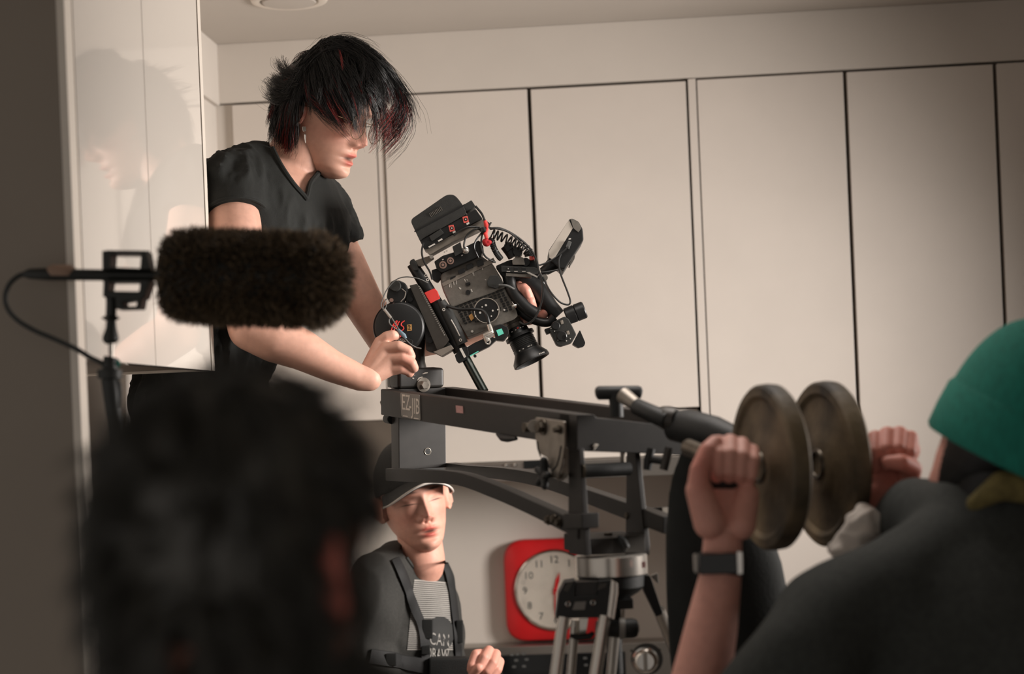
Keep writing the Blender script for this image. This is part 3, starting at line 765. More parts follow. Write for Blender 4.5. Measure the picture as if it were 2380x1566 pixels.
# --- camera body
cm = thing('film_camera', 'black digital film camera rig tilted nose down on the jib', 'film camera', zl(700, 1230, 3.40))
dB = 3.365
bat = zp([(322, 285), (590, 100), (645, 100), (690, 150), (742, 238), (410, 425), (395, 440)], 3.335, 0.085, 34).build('battery', 'cam_black', cm, bevel=0.003)
for k in range(9):
    zp([(462 + k * 10, 238 - k * 6), (466 + k * 10, 236 - k * 6), (480 + k * 10, 262 - k * 6), (476 + k * 10, 264 - k * 6)], 3.3335, 0.002).build('battery_ridge', 'cam_body', bat)
zp([(352, 366), (722, 168), (726, 176), (356, 374)], 3.334, 0.002).build('battery_seam', 'cam_dark', bat)
bp = zp([(395, 432), (735, 245), (800, 205), (850, 275), (625, 390), (470, 488), (425, 500)], 3.338, 0.075, 8).build('battery_plate', 'cam_dark', cm, bevel=0.0015)
for (x, y) in ((627, 345), (728, 281)):
    pr = zp([(x - 25, y - 18), (x + 12, y - 26), (x + 24, y + 18), (x - 14, y + 28)], 3.3365, 0.004, 3).build('power_port', 'port_red', bp, bevel=0.0004)
    zdisc(x, y, 13, 3.3362, 0.003).build('socket', 'cam_dark', pr)
    zdisc(x, y, 5, 3.3358, 0.002).build('pin', 'ink_white', pr)
for st in ([(455, 480), (500, 455), (508, 462), (462, 487)], [(525, 435), (555, 418), (560, 428), (530, 444)], [(632, 372), (652, 362), (656, 374), (636, 384)], [(732, 310), (752, 300), (756, 312), (736, 322)]):
    zp(st, 3.3365, 0.002).build('printed_mark', 'ink_white', bp)
zp([(460, 405), (545, 350), (570, 380), (480, 440)], 3.333, 0.012, 6).build('plug', 'cam_black', bp, bevel=0.001)
zp([(430, 500), (850, 280), (905, 315), (760, 385), (640, 440), (470, 535)], 3.345, 0.06, 4).build('mount_plate', 'cam_grey', cm, bevel=0.001)
zp([(705, 180), (770, 140), (800, 185), (735, 225)], 3.345, 0.05, 8).build('plate_lug', 'cam_black', cm, bevel=0.001)
iob = zp([(498, 588), (560, 545), (640, 520), (825, 432), (858, 480), (842, 548), (545, 668), (515, 640)], 3.352, 0.085, 10).build('input_module', 'cam_dark', cm, bevel=0.002)
for (x, y, r) in ((562, 612, 27), (617, 582, 25)):
    c = zdisc(x, y, r, 3.346, 0.01, 32).build('video_socket', 'copper', iob)
    zdisc(x, y, r * 0.62, 3.3445, 0.006).build('socket_core', 'cam_dark', c)
    zdisc(x, y, r * 0.38, 3.3435, 0.006).build('socket_pin', 'copper', c)
M().lathe(zl(727, 508, 3.352), -FW, [(0, zr(26, 3.35)), (0.006, zr(26, 3.35)), (0.007, zr(18, 3.35)), (0.016, zr(17, 3.35)), (0.018, zr(10, 3.35))], 28).build('coax_plug', 'silver', iob)
zp([(630, 480), (690, 445), (705, 520), (650, 550)], 3.342, 0.015, 6).build('plug', 'cam_black', iob, bevel=0.001)
for x, y in ((572, 520), (588, 512), (560, 575), (700, 545)):
    zp([(x - 5, y - 4), (x + 6, y - 8), (x + 8, y), (x - 3, y + 4)], 3.3505, 0.002).build('printed_mark', 'ink_white', iob)
ub = zp([(545, 690), (560, 668), (840, 545), (925, 605), (985, 705), (1020, 780), (620, 925), (562, 800), (545, 740)], dB, 0.11, 18).build('upper_body', 'cam_body', cm, bevel=0.004)
zp([(555, 745), (790, 628), (930, 560), (945, 590), (820, 648), (562, 770)], dB - 0.0012, 0.004).build('body_step', 'cam_grey', ub)
for p in ([(668, 655), (715, 632), (726, 662), (680, 684)], [(728, 618), (772, 598), (784, 630), (742, 650)], [(805, 585), (850, 565), (862, 610), (815, 628)]):
    zp(p, dB - 0.006, 0.008, 6).build('button', 'cam_dark', ub, bevel=0.0008)
zp([(615, 705), (655, 690), (655, 700), (615, 722)], dB - 0.002, 0.004).build('slot', 'cam_dark', ub)
for (x, y, w, h, a) in ((608, 758, 5, 36, 0), (620, 758, 4, 42, 0), (640, 742, 4, 36, 0), (660, 738, 4, 34, 0), (686, 785, 9, 14, 0), (714, 692, 5, 8, 0), (722, 726, 6, 18, 0), (738, 722, 4, 12, 0), (770, 800, 7, 20, 0), (776, 665, 4, 22, 0), (786, 680, 4, 24, 0), (850, 640, 4, 20, 0), (872, 722, 6, 6, 0)):
    zp([(x - w, y - h / 2), (x, y - h / 2 - w * 0.4), (x + w * 1.3, y + h / 2 - w * 0.4), (x + w * 0.3, y + h / 2)], dB - 0.0006, 0.002).build('printed_mark', 'ink_white', ub)
zp([(724, 745), (756, 735), (764, 752), (734, 766)], dB - 0.003, 0.006, 6).build('switch', 'cam_dark', ub, bevel=0.0008)
zdisc(745, 812, 18, dB - 0.002, 0.006).build('dial_hole', 'cam_dark', ub)
zp([(880, 735), (905, 690), (960, 685), (1000, 740), (950, 785), (890, 770)], dB - 0.014, 0.02, 8).build('cable_plug', 'cam_black', ub, bevel=0.0012)
lb2 = zp([(618, 925), (1012, 772), (1100, 950), (1108, 985), (1080, 1010), (742, 1140), (690, 1050)], dB + 0.004, 0.10, 8).build('lower_body', 'cam_body', cm, bevel=0.002)
# cooling slots
for k in range(12):
    t0 = k / 11
    x0, y0 = 655 + 320 * t0, 915 - 118 * t0
    for j in range(7 if 3 < k < 10 else 9):
        if k < 3 and j > 7: continue
        x, y = x0 + j * 8.5 + (j % 2) * 3, y0 + j * 17
        if (x - 880) ** 2 + (y - 945) ** 2 < 100 ** 2: continue
        if y > 1085 - (x - 700) * 0.42: continue
        zp([(x, y), (x + 18, y - 7), (x + 23, y + 3), (x + 5, y + 10)], dB + 0.0025, 0.002).build('vent_slot', 'cam_dark', lb2)
fan = zdisc(880, 945, 92, dB - 0.004, 0.012, 64).build('round_cover', 'cam_dark', lb2)
M().ring(zl(880, 945, dB - 0.004), FW, zr(90, dB), 0.0009, 64, 8).build('cover_rim', 'cam_grey', fan)
for (x, y, r) in ((875, 906, 8), (925, 945, 7), (833, 960, 8), (962, 938, 6), (915, 985, 5), (800, 985, 5), (848, 918, 5)):
    zdisc(x, y, r, dB - 0.0055, 0.003, 16).build('screw', 'ink_white', fan)
zp([(748, 985), (772, 965), (790, 1000), (768, 1022)], dB + 0.001, 0.005, 4).build('latch', 'amber', lb2, bevel=0.0006)
for (x, y, r) in ((1010, 940, 7), (775, 1096, 9), (800, 1025, 6), (982, 925, 5)):
    zdisc(x, y, r, dB + 0.001, 0.004, 16).build('screw', 'ink_white' if x > 1000 or x == 775 else 'cam_dark', lb2)
M().tube([zl(x, y, dB - 0.004) for x, y in ((1065, 915), (1080, 908), (1098, 905))], [0.002, 0.003, 0.002], 10).build('pin', 'silver', lb2)
# lens
ax2 = Vector((0.43, 0.90)).normalized()
LA = (RT * ax2.x - UP * ax2.y + FW * -0.10).normalized()
lz = zl(1062, 1005, 3.41)
Q = lambda t, r: (zr(t, 3.41), zr(r, 3.41))
lens = M().lathe(lz, LA, [Q(70, 60), Q(75, 78), Q(110, 82), Q(125, 86), Q(128, 108), Q(152, 110), Q(155, 92), Q(230, 92), Q(236, 96), Q(262, 96)], 64).build('lens', 'cam_dark', cm, ang=30)
M().lathe(lz, LA, [Q(-20, 70), Q(8, 72), Q(12, 62), Q(40, 60), Q(44, 68), Q(72, 66)], 56).build('lens_mount', 'cam_grey', cm, ang=30)
M().lathe(lz, LA, [Q(262, 100), Q(272, 104), Q(318, 136), Q(345, 140), Q(349, 136), Q(349, 126), Q(335, 118), Q(300, 60), Q(296, 20)], 64).build('lens_hood', 'cam_dark', cm, ang=30)
M().lathe(lz, LA, [Q(285, 96), Q(312, 88), Q(318, 60), Q(322, 20)], 48).build('front_glass', 'glass_dark', cm)
for t0 in (170, 182, 194, 206, 218):
    M().lathe(lz, LA, [Q(t0, 93), Q(t0 + 2, 94.5), Q(t0 + 5, 94.5), Q(t0 + 7, 93)], 64).build('grip_rib', 'cam_black', lens)
def lens_mark(t, off, w, m, nm='lens_mark'):
    u_, v_, a_ = frame(LA)
    side_ = RT * ax2.y + UP * ax2.x
    tow = LA.cross(side_).normalized()
    if tow.dot(FW) > 0: tow = -tow
    R_ = zr(t[1], 3.41)
    x_ = zr(off, 3.41)
    c = lz + LA * zr(t[0], 3.41) + side_ * x_ + tow * math.sqrt(max(R_ * R_ - x_ * x_, 0))
    M().box(c, (zr(w[0], 3.41), zr(w[1], 3.41), 0.0005), (LA, side_, LA.cross(side_))).build(nm, m, lens)
lens_mark((92, 82), 10, (5, 7), 'tape_red', 'red_dot')
for off in (-40, -10, 28, 48): lens_mark((98, 83), off, (3, 5), 'ink_white')
for off in (-50, -20, 20, 30, 45): lens_mark((248, 97), off, (3, 5), 'ink_white')
for off in (70, 82, 94, 104): lens_mark((335, 141), off, (4, 4), 'ink_white')
# focus motor with lit square
mot = zp([(930, 1060), (985, 1040), (1035, 1065), (1045, 1110), (1005, 1165), (945, 1160)], 3.345, 0.05, 12).build('focus_motor', 'cam_dark', cm, bevel=0.002)
zp([(950, 1088), (990, 1075), (1006, 1112), (966, 1130)], 3.3435, 0.004, 3).build('lit_square', 'teal_led', mot, label='small teal lit square')
M().tube([zl(x, y, 3.338) for x, y in ((895, 1045), (905, 1075), (915, 1110))], [0.0042, 0.005, 0.005], 14).build('cable_plug', 'silver', cm)
M().tube([zl(x, y, 3.338) for x, y in ((925, 1105), (890, 1125), (860, 1135))], [0.006, 0.0075, 0.006], 16).build('right_angle_plug', 'silver', cm)
M().ring(zl(890, 1172, 3.335), FW, 0.0042, 0.0016, 28, 8).build('plug_ring', 'silver', cm)
M().tube([zl(x, y, 3.337) for x, y in ((870, 1130), (878, 1150), (890, 1170))], 0.0058, 12).build('plug_neck', 'silver', cm)
# dovetail bar, tape, rods
bar = M().tube([zl(x, y, 3.372) for x, y in ((338, 605), (420, 735), (520, 905), (690, 1240))], [0.0105, 0.0118, 0.013, 0.0135], 20).build('support_bar', 'cam_dark', cm)
M().tube([zl(x, y, 3.366) for x, y in ((545, 880), (590, 960), (700, 1190))], [0.009, 0.0125, 0.0125], 16).build('support_bar', 'cam_black', cm)
zp([(318, 600), (325, 578), (352, 566), (375, 610), (385, 650), (350, 655)], 3.352, 0.03, 8).build('bar_end', 'cam_black', cm, bevel=0.0015)
zp([(425, 815), (500, 782), (520, 800), (540, 855), (470, 892)], 3.353, 0.032, 6).build('tape_wrap', 'tape_red', cm, bevel=0.003, label='bright red tape wrap')
M().tube([zl(x, y, 3.354) for x, y in ((622, 1012), (650, 1060), (685, 1130))], 0.0013, 6).build('white_stripe', 'ink_white', cm)
for x, y in ((568, 938), (690, 1160), (438, 690), (450, 720)):
    M().ring(zl(x, y, 3.352), FW, 0.0022, 0.0007, 16, 6).build('screw', 'ink_white', cm)
zp([(360, 580), (480, 540), (495, 560), (440, 600), (385, 625)], 3.36, 0.03, 5).build('bar_bracket', 'cam_grey', cm, bevel=0.001)
zdisc(478, 552, 14, 3.355, 0.02).build('screw', 'silver', cm)
zp([(478, 650), (545, 630), (555, 700), (520, 740), (485, 720)], 3.368, 0.03, 10).build('side_knob', 'cam_dark', cm, bevel=0.002)
rod = M().tube([zl(700, 1240, 3.36), zl(862, 1535, 3.33)], zr(34, 3.35), 24).build('support_rod', 'rod_green', cm)
clp = zp([(648, 1270), (700, 1215), (738, 1205), (752, 1260), (740, 1300), (675, 1328), (660, 1310)], 3.342, 0.035, 6).build('rod_clamp', 'cam_dark', cm, bevel=0.0015)
zp([(682, 1222), (698, 1216), (732, 1282), (716, 1290)], 3.3405, 0.003).build('clamp_stripe', 'ink_white', clp)
zp([(715, 1225), (790, 1180), (900, 1130), (960, 1150), (900, 1205), (800, 1255), (745, 1275)], 3.345, 0.04, 8).build('cross_bar', 'cam_dark', cm, bevel=0.002)
zp([(758, 1272), (820, 1238), (823, 1244), (761, 1279)], 3.343, 0.003).build('bar_edge', 'teal_led', cm)
zdisc(795, 1275, 11, 3.345, 0.02).build('screw', 'cam_dark', cm)
# top handle, control box and monitor
hb = zp([(945, 620), (990, 600), (1050, 575), (1225, 570), (1262, 640), (1262, 690), (1100, 720), (1000, 700)], 3.372, 0.05, 12).build('handle_base', 'cam_dark', cm, bevel=0.003)
cb = zp([(985, 618), (1222, 628), (1256, 640), (1254, 672), (1222, 680), (988, 662)], 3.350, 0.05, 5).build('control_box', 'cam_black', cm, bevel=0.0012)
for x in (1038, 1093, 1150):
    zp([(x - 14, 630), (x + 16, 630), (x + 16, 650), (x - 14, 650)], 3.3485, 0.003, 3).build('button', 'cam_dark', cb, bevel=0.0006)
    zp([(x - 12, 657), (x + 14, 657), (x + 14, 661), (x - 12, 661)], 3.3492, 0.001).build('printed_mark', 'ink_white', cb)
zdisc(1038, 640, 4, 3.3478, 0.002, 12).build('lamp', 'ink_white', cb)
zp([(1170, 668), (1190, 664), (1252, 695), (1250, 706)], 3.346, 0.004).build('box_edge', 'silver', cb)
zp([(1020, 670), (1210, 680), (1205, 702), (1022, 695)], 3.352, 0.04, 4).build('box_foot', 'cam_body', cm, bevel=0.001)
M().tube([zl(x, y, 3.36) for x, y in ((1020, 470), (1055, 520), (1075, 555))], [0.011, 0.0105, 0.010], 16).build('handle_post', 'cam_dark', cm)
zp([(1005, 465), (1058, 440), (1082, 480), (1030, 520)], 3.348, 0.03, 8).build('post_head', 'cam_dark', cm, bevel=0.002)
zdisc(1108, 515, 34, 3.345, 0.045, 32).build('clamp_knob', 'cam_dark', cm)
zp([(1065, 580), (1100, 545), (1150, 560), (1160, 612), (1070, 612)], 3.348, 0.04, 8).build('clamp_block', 'cam_body', cm, bevel=0.002)
zdisc(1165, 590, 30, 3.352, 0.04, 32).build('clamp_knob', 'cam_dark', cm)
zp([(1190, 548), (1225, 546), (1232, 572), (1195, 580)], 3.35, 0.02, 6).build('red_button', 'port_red', cm, bevel=0.002)
# grip arm and lens control unit
M().tube([zl(x, y, 3.40) for x, y in ((1040, 660), (1150, 720), (1260, 800), (1340, 920), (1400, 985))], [0.017, 0.019, 0.017, 0.016, 0.015], 24).build('grip_arm', 'cam_dark', cm)
M().tube([zl(x, y, 3.39) for x, y in spline([(1100, 920), (1180, 990), (1260, 1025), (1330, 1030), (1370, 990)], 5)], 0.0085, 14).build('grip_arm', 'cam_dark', cm)
M().tube([zl(x, y, 3.37) for x, y in spline([(1040, 690), (1060, 780), (1110, 860), (1180, 930), (1240, 970)], 5)], [0.012] * 21, 16).build('grip_arm', 'cam_dark', cm)
M().tube([zl(x, y, 3.42) for x, y in spline([(1255, 690), (1275, 780), (1285, 860), (1320, 930)], 5)], 0.013, 16).build('grip_arm', 'cam_dark', cm)
lcu = zp([(1335, 1085), (1360, 1030), (1450, 985), (1480, 1010), (1535, 1120), (1500, 1180), (1420, 1205), (1390, 1195)], 3.355, 0.05, 12).build('hand_control', 'cam_black', cm, bevel=0.002)
zp([(1300, 1080), (1345, 1065), (1360, 1100), (1318, 1118)], 3.36, 0.04, 8).build('control_knob', 'cam_dark', lcu, bevel=0.002)
cyl2 = M().lathe(zl(1458, 990, 3.375), (RT * 0.93 - UP * -0.36).normalized(), [(0, zr(52, 3.37)), (0.001, zr(62, 3.37)), (zr(70, 3.37), zr(64, 3.37)), (zr(74, 3.37), zr(58, 3.37)), (zr(80, 3.37), zr(64, 3.37)), (zr(140, 3.37), zr(64, 3.37)), (zr(148, 3.37), zr(56, 3.37))], 48).build('hand_wheel', 'cam_dark', cm, ang=30)
zp([(1505, 1190), (1560, 1085), (1600, 1180), (1590, 1205), (1550, 1216)], 3.37, 0.04, 10).build('control_foot', 'cam_dark', cm, bevel=0.002)
for (x, y, r) in ((1385, 1055, 30), (1428, 1130, 38), (1445, 1140, 20)):
    zdisc(x, y, r, 3.350, 0.01, 28, r2=r * 0.85).build('dial', 'cam_dark', lcu)
for p in ([(1415, 1018), (1435, 1012), (1440, 1040), (1422, 1046)], [(1460, 1095), (1478, 1090), (1486, 1118), (1466, 1122)]):
    zp(p, 3.352, 0.006, 5).build('toggle', 'cam_grey', lcu, bevel=0.0008)
for x, y in ((1375, 1095), (1400, 1160), (1462, 1165), (1490, 1150), (1350, 1075)):
    zdisc(x, y, 4, 3.3535, 0.002, 10).build('printed_mark', 'ink_white', lcu)
# monitor seen from its edge
mon = thing('camera_monitor', 'small black on-camera monitor tilted on an arm at the right of the camera', 'monitor', zl(1420, 620, 3.36))
zp([(1332, 508), (1484, 278), (1505, 274), (1550, 296), (1580, 350), (1586, 432), (1452, 640), (1420, 640), (1345, 585), (1330, 560)], 3.335, 0.11, 10).build('housing', 'cam_dark', mon, bevel=0.003)
zp([(1480, 285), (1508, 345), (1368, 575), (1336, 560), (1334, 512)], 3.3335, 0.10, 3).build('screen', 'screen', mon, bevel=0.0008)
zp([(1492, 276), (1548, 297), (1570, 345), (1548, 375), (1510, 342)], 3.332, 0.10, 5).build('top_shell', 'cam_body', mon, bevel=0.002)
zp([(1552, 352), (1582, 362), (1586, 430), (1440, 662), (1412, 640)], 3.342, 0.10, 8).build('rear_battery', 'cam_black', mon, bevel=0.003)
zp([(1482, 612), (1500, 560), (1526, 540), (1520, 570), (1490, 618)], 3.36, 0.06, 5).build('rear_foot', 'cam_body', mon, bevel=0.002)
zp([(1455, 480), (1475, 435), (1500, 445), (1480, 500)], 3.329, 0.01, 8).build('cable_port', 'cable_grey', mon, bevel=0.002)
zp([(1478, 420), (1495, 418), (1494, 426), (1477, 428)], 3.3335, 0.002).build('printed_mark', 'ink_white', mon)
M().tube([zl(x, y, 3.36) for x, y in ((1275, 660), (1310, 650), (1360, 610), (1400, 590))], [0.006, 0.010, 0.0135, 0.012], 16).build('tilt_arm', 'cam_dark', mon)
zdisc(1302, 705, 24, 3.35, 0.02).build('arm_knob', 'cam_body', mon)
# cables
cbs = [
    ('power_cable', [(800, 185, 3.35), (845, 240, 3.345), (868, 290, 3.34), (905, 320, 3.34)], 0.0022),
    ('video_cable', [(900, 345, 3.34), (985, 348, 3.338), (1090, 400, 3.335), (1185, 480, 3.33), (1240, 570, 3.33), (1262, 660, 3.33), (1285, 720, 3.33), (1290, 800, 3.33), (1275, 900, 3.335), (1230, 1000, 3.34), (1165, 1045, 3.345), (1120, 1030, 3.35)], 0.0019),
    ('video_cable', [(905, 352, 3.338), (960, 350, 3.335), (1050, 380, 3.333), (1150, 470, 3.33), (1215, 540, 3.33)], 0.0016),
    ('monitor_cable', [(1475, 480, 3.33), (1390, 555, 3.33), (1310, 600, 3.33), (1262, 615, 3.33)], 0.0017),
    ('monitor_cable', [(1420, 535, 3.33), (1405, 590, 3.328), (1420, 680, 3.325), (1470, 810, 3.325), (1490, 880, 3.325), (1470, 902, 3.325), (1410, 880, 3.325), (1340, 800, 3.328), (1290, 700, 3.33)], 0.0017),
    ('monitor_cable', [(1275, 668, 3.34), (1340, 660, 3.34), (1410, 645, 3.34)], 0.0018),
    ('signal_cable', [(840, 360, 3.34), (800, 350, 3.335), (735, 400, 3.335), (715, 470, 3.335), (725, 495, 3.335)], 0.0017),
    ('signal_cable', [(850, 370, 3.34), (800, 440, 3.335), (790, 490, 3.335), (820, 560, 3.345)], 0.0017),
    ('signal_cable', [(850, 375, 3.34), (840, 470, 3.335), (870, 550, 3.335), (945, 595, 3.345)], 0.0017),
    ('signal_cable', [(830, 340, 3.34), (760, 335, 3.335), (690, 360, 3.335), (640, 400, 3.335)], 0.0019),
    ('signal_cable', [(420, 450, 3.338), (408, 520, 3.34), (425, 590, 3.345), (465, 660, 3.35), (485, 720, 3.352)], 0.0018),
    ('motor_cable', [(590, 910, 3.355), (680, 935, 3.35), (780, 935, 3.345), (850, 945, 3.342), (880, 980, 3.338), (898, 1045, 3.338)], 0.0030),
    ('motor_cable', [(970, 760, 3.348), (1030, 765, 3.345), (1080, 790, 3.35)], 0.0026),
]
for nm, pts, r in cbs:
    M().tube([zl(*p) for p in spline(pts, 7)], r, 8).build(nm, 'cable_grey' if nm == 'motor_cable' and r < 0.0028 else 'cable_black', cm)
def coil(pts, R, r, turns, nm):
    base = [np.array(p) for p in spline(pts, 40)]
    n = turns * 14; out = []
    for i in range(n):
        s = i / (n - 1) * (len(base) - 1); k = min(int(s), len(base) - 2); f = s - k
        c = base[k] * (1 - f) + base[k + 1] * f; tg = base[k + 1] - base[k]; tg = tg / np.linalg.norm(tg)
        nn = np.array([-tg[1], tg[0]]); a = i / 14 * 2 * math.pi
        xy = c + nn * R * math.cos(a)
        out.append(zl(xy[0], xy[1], 3.345 + zr(R, 3.34) * math.sin(a)))
    M().tube(out, r, 6).build(nm, 'cable_black', cm)
coil([(915, 385), (980, 405), (1060, 440), (1130, 470), (1185, 520), (1190, 545)], 32, 0.0017, 12, 'coiled_cable')
coil([(915, 420), (930, 480), (955, 530), (985, 570)], 15, 0.0022, 14, 'coiled_cable')
M().tube([zl(x, y, 3.336) for x, y in ((868, 290), (880, 325), (885, 350))], [0.003, 0.0045, 0.003], 10).build('cable_tie', 'tape_red', cm)
M().tube([zl(x, y, 3.336) for x, y in ((885, 350), (872, 385), (882, 420))], [0.003, 0.0042, 0.0035], 10).build('cable_tie', 'tape_red', cm)
mm = M()
for x, y, rx, ry in ((868, 445, 22, 24), (898, 448, 22, 18), (880, 462, 26, 18), (880, 430, 12, 16)):
    mm.ell(zl(x, y, 3.34), (zr(rx, 3.34), 0.008, zr(ry, 3.34)), (RT, FW, UP))
v_, f_, n_ = remesh(mm, 0.0016, 2)
solid('red_ribbon', v_, f_, 'cloth_red', cm)
M().tube([zl(x, y, 3.338) for x, y in ((855, 340), (860, 365), (845, 380))], [0.006, 0.0075, 0.005], 12).build('cable_knot', 'cable_black', cm)
M().tube([zl(x, y, 3.335) for x, y in ((890, 345), (905, 318), (914, 302))], 0.0016, 6).build('tie_end', 'cable_black', cm)
# ------------------------------------------------------------------ furry microphone on its stand
mat('fur', (40, 34, 26), 0.7, var=0.2, attr=True)
mat('mic_black', (36, 37, 34), 0.5, var=0.1)
mat('tan_tape', (150, 122, 104), 0.6)
mat('teal_ring', (30, 92, 80), 0.5)
dM = 2.42
q4 = lambda x, y: (x / 2.767, 480 + y / 2.767)
def ml(x, y, d=dM): return P(*q4(x, y), d)
def mr(r): return r / 2.767 * dM / F
mst = thing('microphone_stand', 'black stand with cradle holding up the furry microphone', 'stand', (ml(705, 1100).x, ml(705, 1100).y, 0))
mic = thing('microphone', 'furry dark brown shotgun microphone pointing right', 'microphone', ml(800, 440))
a0 = ml(1055, 440); a1 = ml(2240, 480); ax = (a1 - a0).normalized(); Lm = (a1 - a0).length
prof = [(0.0, mr(150)), (0.004, mr(205)), (0.02, mr(252)), (0.05, mr(262)), (0.12, mr(262)), (0.17, mr(262)), (0.20, mr(250)), (0.215, mr(215)), (0.228, mr(160)), (0.234, mr(60))]
sc = Lm * 0.97 / 0.234
prof = [(t * sc, r) for t, r in prof]
M().lathe(a0, ax, prof, 48).build('windshield', 'mic_black', mic)
N = 15000
tt = rng.random(N) ** 0.9; th = rng.random(N) * 2 * math.pi
pt = np.array([p[0] for p in prof]); pr = np.array([p[1] for p in prof])
s = tt * pt[-1]; rr = np.interp(s, pt, pr)
slope = np.gradient(pr, pt); sl = np.interp(s, pt, slope)
u_, v_, a_ = [np.array(x) for x in frame(ax)]
rad = np.cos(th)[:, None] * u_ + np.sin(th)[:, None] * v_
base = np.array(a0)[None] + s[:, None] * a_ + rr[:, None] * rad
nrm = rad - np.clip(sl, -3, 3)[:, None] * a_; nrm /= np.linalg.norm(nrm, axis=1, keepdims=True)
clump = rng.normal(size=(260, 3)); ci = rng.integers(0, 260, N)
flow = (np.sin(s * 55 + 3 * np.cos(th * 2)) * 0.35)[:, None] * a_ + 0.35 * clump[ci] + rng.normal(size=(N, 3)) * 0.3
ln = mr(66) * (0.6 + 0.6 * rng.random(N)) * (1 - 0.35 * (s / pt[-1] < 0.03)) * (1 + 0.35 * (s / pt[-1] > 0.80))
lines = np.zeros((N, 5, 3)); p = base.copy()
for k in range(5):
    lines[:, k] = p
    d_ = nrm + flow * (0.25 + 0.28 * k) + np.array([0, 0, -0.10 * k])
    d_ /= np.linalg.norm(d_, axis=1, keepdims=True)
    p = p + d_ * (ln / 4)[:, None]
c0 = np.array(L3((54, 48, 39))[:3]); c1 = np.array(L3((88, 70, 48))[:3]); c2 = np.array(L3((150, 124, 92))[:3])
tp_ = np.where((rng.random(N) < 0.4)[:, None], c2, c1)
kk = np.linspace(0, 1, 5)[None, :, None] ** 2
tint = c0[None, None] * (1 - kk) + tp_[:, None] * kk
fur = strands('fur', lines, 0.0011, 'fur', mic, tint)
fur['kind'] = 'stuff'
M().tube([ml(x, y) for x, y in ((1010, 440), (1040, 440), (1062, 440), (1075, 440))], [mr(60), mr(165), mr(172), mr(172)], 36).build('rear_cap', 'mic_black', mic)
M().tube([ml(x, y) for x, y in ((150, 436), (190, 432), (320, 434), (330, 436), (465, 436), (470, 438), (1040, 444))], [mr(18), mr(34), mr(42), mr(40), mr(40), mr(38), mr(36)], 24).build('barrel', 'mic_black', mic)
M().tube([ml(x, y) for x, y in ((322, 428), (335, 420), (455, 420), (466, 426))], [mr(40), mr(47), mr(47), mr(40)], 20).build('plug_sleeve', 'tan_tape', mic, label='tan taped plug')
# cradle
def frame_plate(outer, inner, nm, d=dM - 0.02, th=0.04):
    n = len(outer); o = [ml(x, y, d) for x, y in outer]; i_ = [ml(x, y, d) for x, y in inner]
    vs = o + i_ + [p + FW * th for p in o] + [p + FW * th for p in i_]; fs = []
    for k in range(n):
        k2 = (k + 1) % n
        fs += [(k, k2, n + k2, n + k), (2 * n + k, 3 * n + k, 3 * n + k2, 2 * n + k2), (k, 2 * n + k, 2 * n + k2, k2), (n + k, n + k2, 3 * n + k2, 3 * n + k)]
    return M().add(vs, fs).build(nm, 'mic_black', mst, bevel=0.0015)
frame_plate([(680, 280), (940, 283), (962, 400), (660, 400)], [(712, 306), (908, 308), (900, 396), (706, 388)], 'cradle_loop')
frame_plate([(664, 470), (966, 470), (925, 590), (660, 582)], [(700, 486), (900, 484), (893, 545), (694, 542)], 'cradle_loop')
frame_plate([(740, 572), (912, 578), (898, 655), (745, 660)], [(784, 612), (880, 598), (876, 640), (790, 640)], 'cradle_hook')
for x in (672, 950):
    M().tube([ml(x, 285), ml(x, 480)], mr(14), 10).build('cradle_band', 'mic_black', mst)
M().tube([ml(x, y) for x, y in ((715, 560), (716, 620), (714, 700), (712, 718), (714, 735), (715, 780), (712, 840), (712, 860), (715, 880))], [mr(36), mr(34), mr(34), mr(62), mr(30), mr(34), mr(52), mr(52), mr(34)], 20).build('swivel', 'mic_black', mst)
M().tube([ml(715, 880), ml(715, 975)], mr(17), 16).build('pole', 'steel', mst)
M().tube([ml(x, y) for x, y in ((712, 965), (710, 975), (708, 1040), (706, 1050), (706, 1105), (706, 1112))], [mr(40), mr(46), mr(50), mr(82), mr(78), mr(58)], 24).build('clamp', 'mic_black', mst)
M().tube([ml(x, y) for x, y in ((745, 985), (748, 1010), (745, 1030))], [mr(22), mr(30), mr(22)], 16).build('lock_ring', 'teal_ring', mst)
pb = ml(706, 1110); pe = ml(735, 1384); dr = (pe - pb) / (pb.z - pe.z); pf = pb + dr * (pb.z - 0.30)
M().tube([pb, pe, pf], [mr(58), mr(48), 0.016], 20).build('pole', 'mic_black', mst)
M().tube([ml(750, 1100, dM - 0.03), ml(765, 1140, dM - 0.03), ml(772, 1200, dM - 0.03), ml(768, 1290, dM - 0.03)], [mr(10), mr(16), mr(14), mr(8)], 10).build('clamp_lever', 'mic_black', mst)
for k in range(3):
    an = (-1.9, -0.2, 3.5)[k]
    M().cyl(pf + UP0 * 0.12, (pf.x + 0.24 * math.cos(an), pf.y + 0.24 * math.sin(an), 0.012), 0.011, n=14).build('leg', 'mic_black', mst)
mc = M().tube([ml(*p) for p in spline([(175, 434), (120, 446), (60, 500), (34, 580), (52, 660), (120, 735), (230, 800), (360, 855), (490, 915), (580, 970), (660, 1010), (700, 1060)], 8)], mr(17), 12).build('microphone_cable', 'mic_black')
tag(mc, 'thick black cable looping from the rear of the microphone to the stand', 'cable')
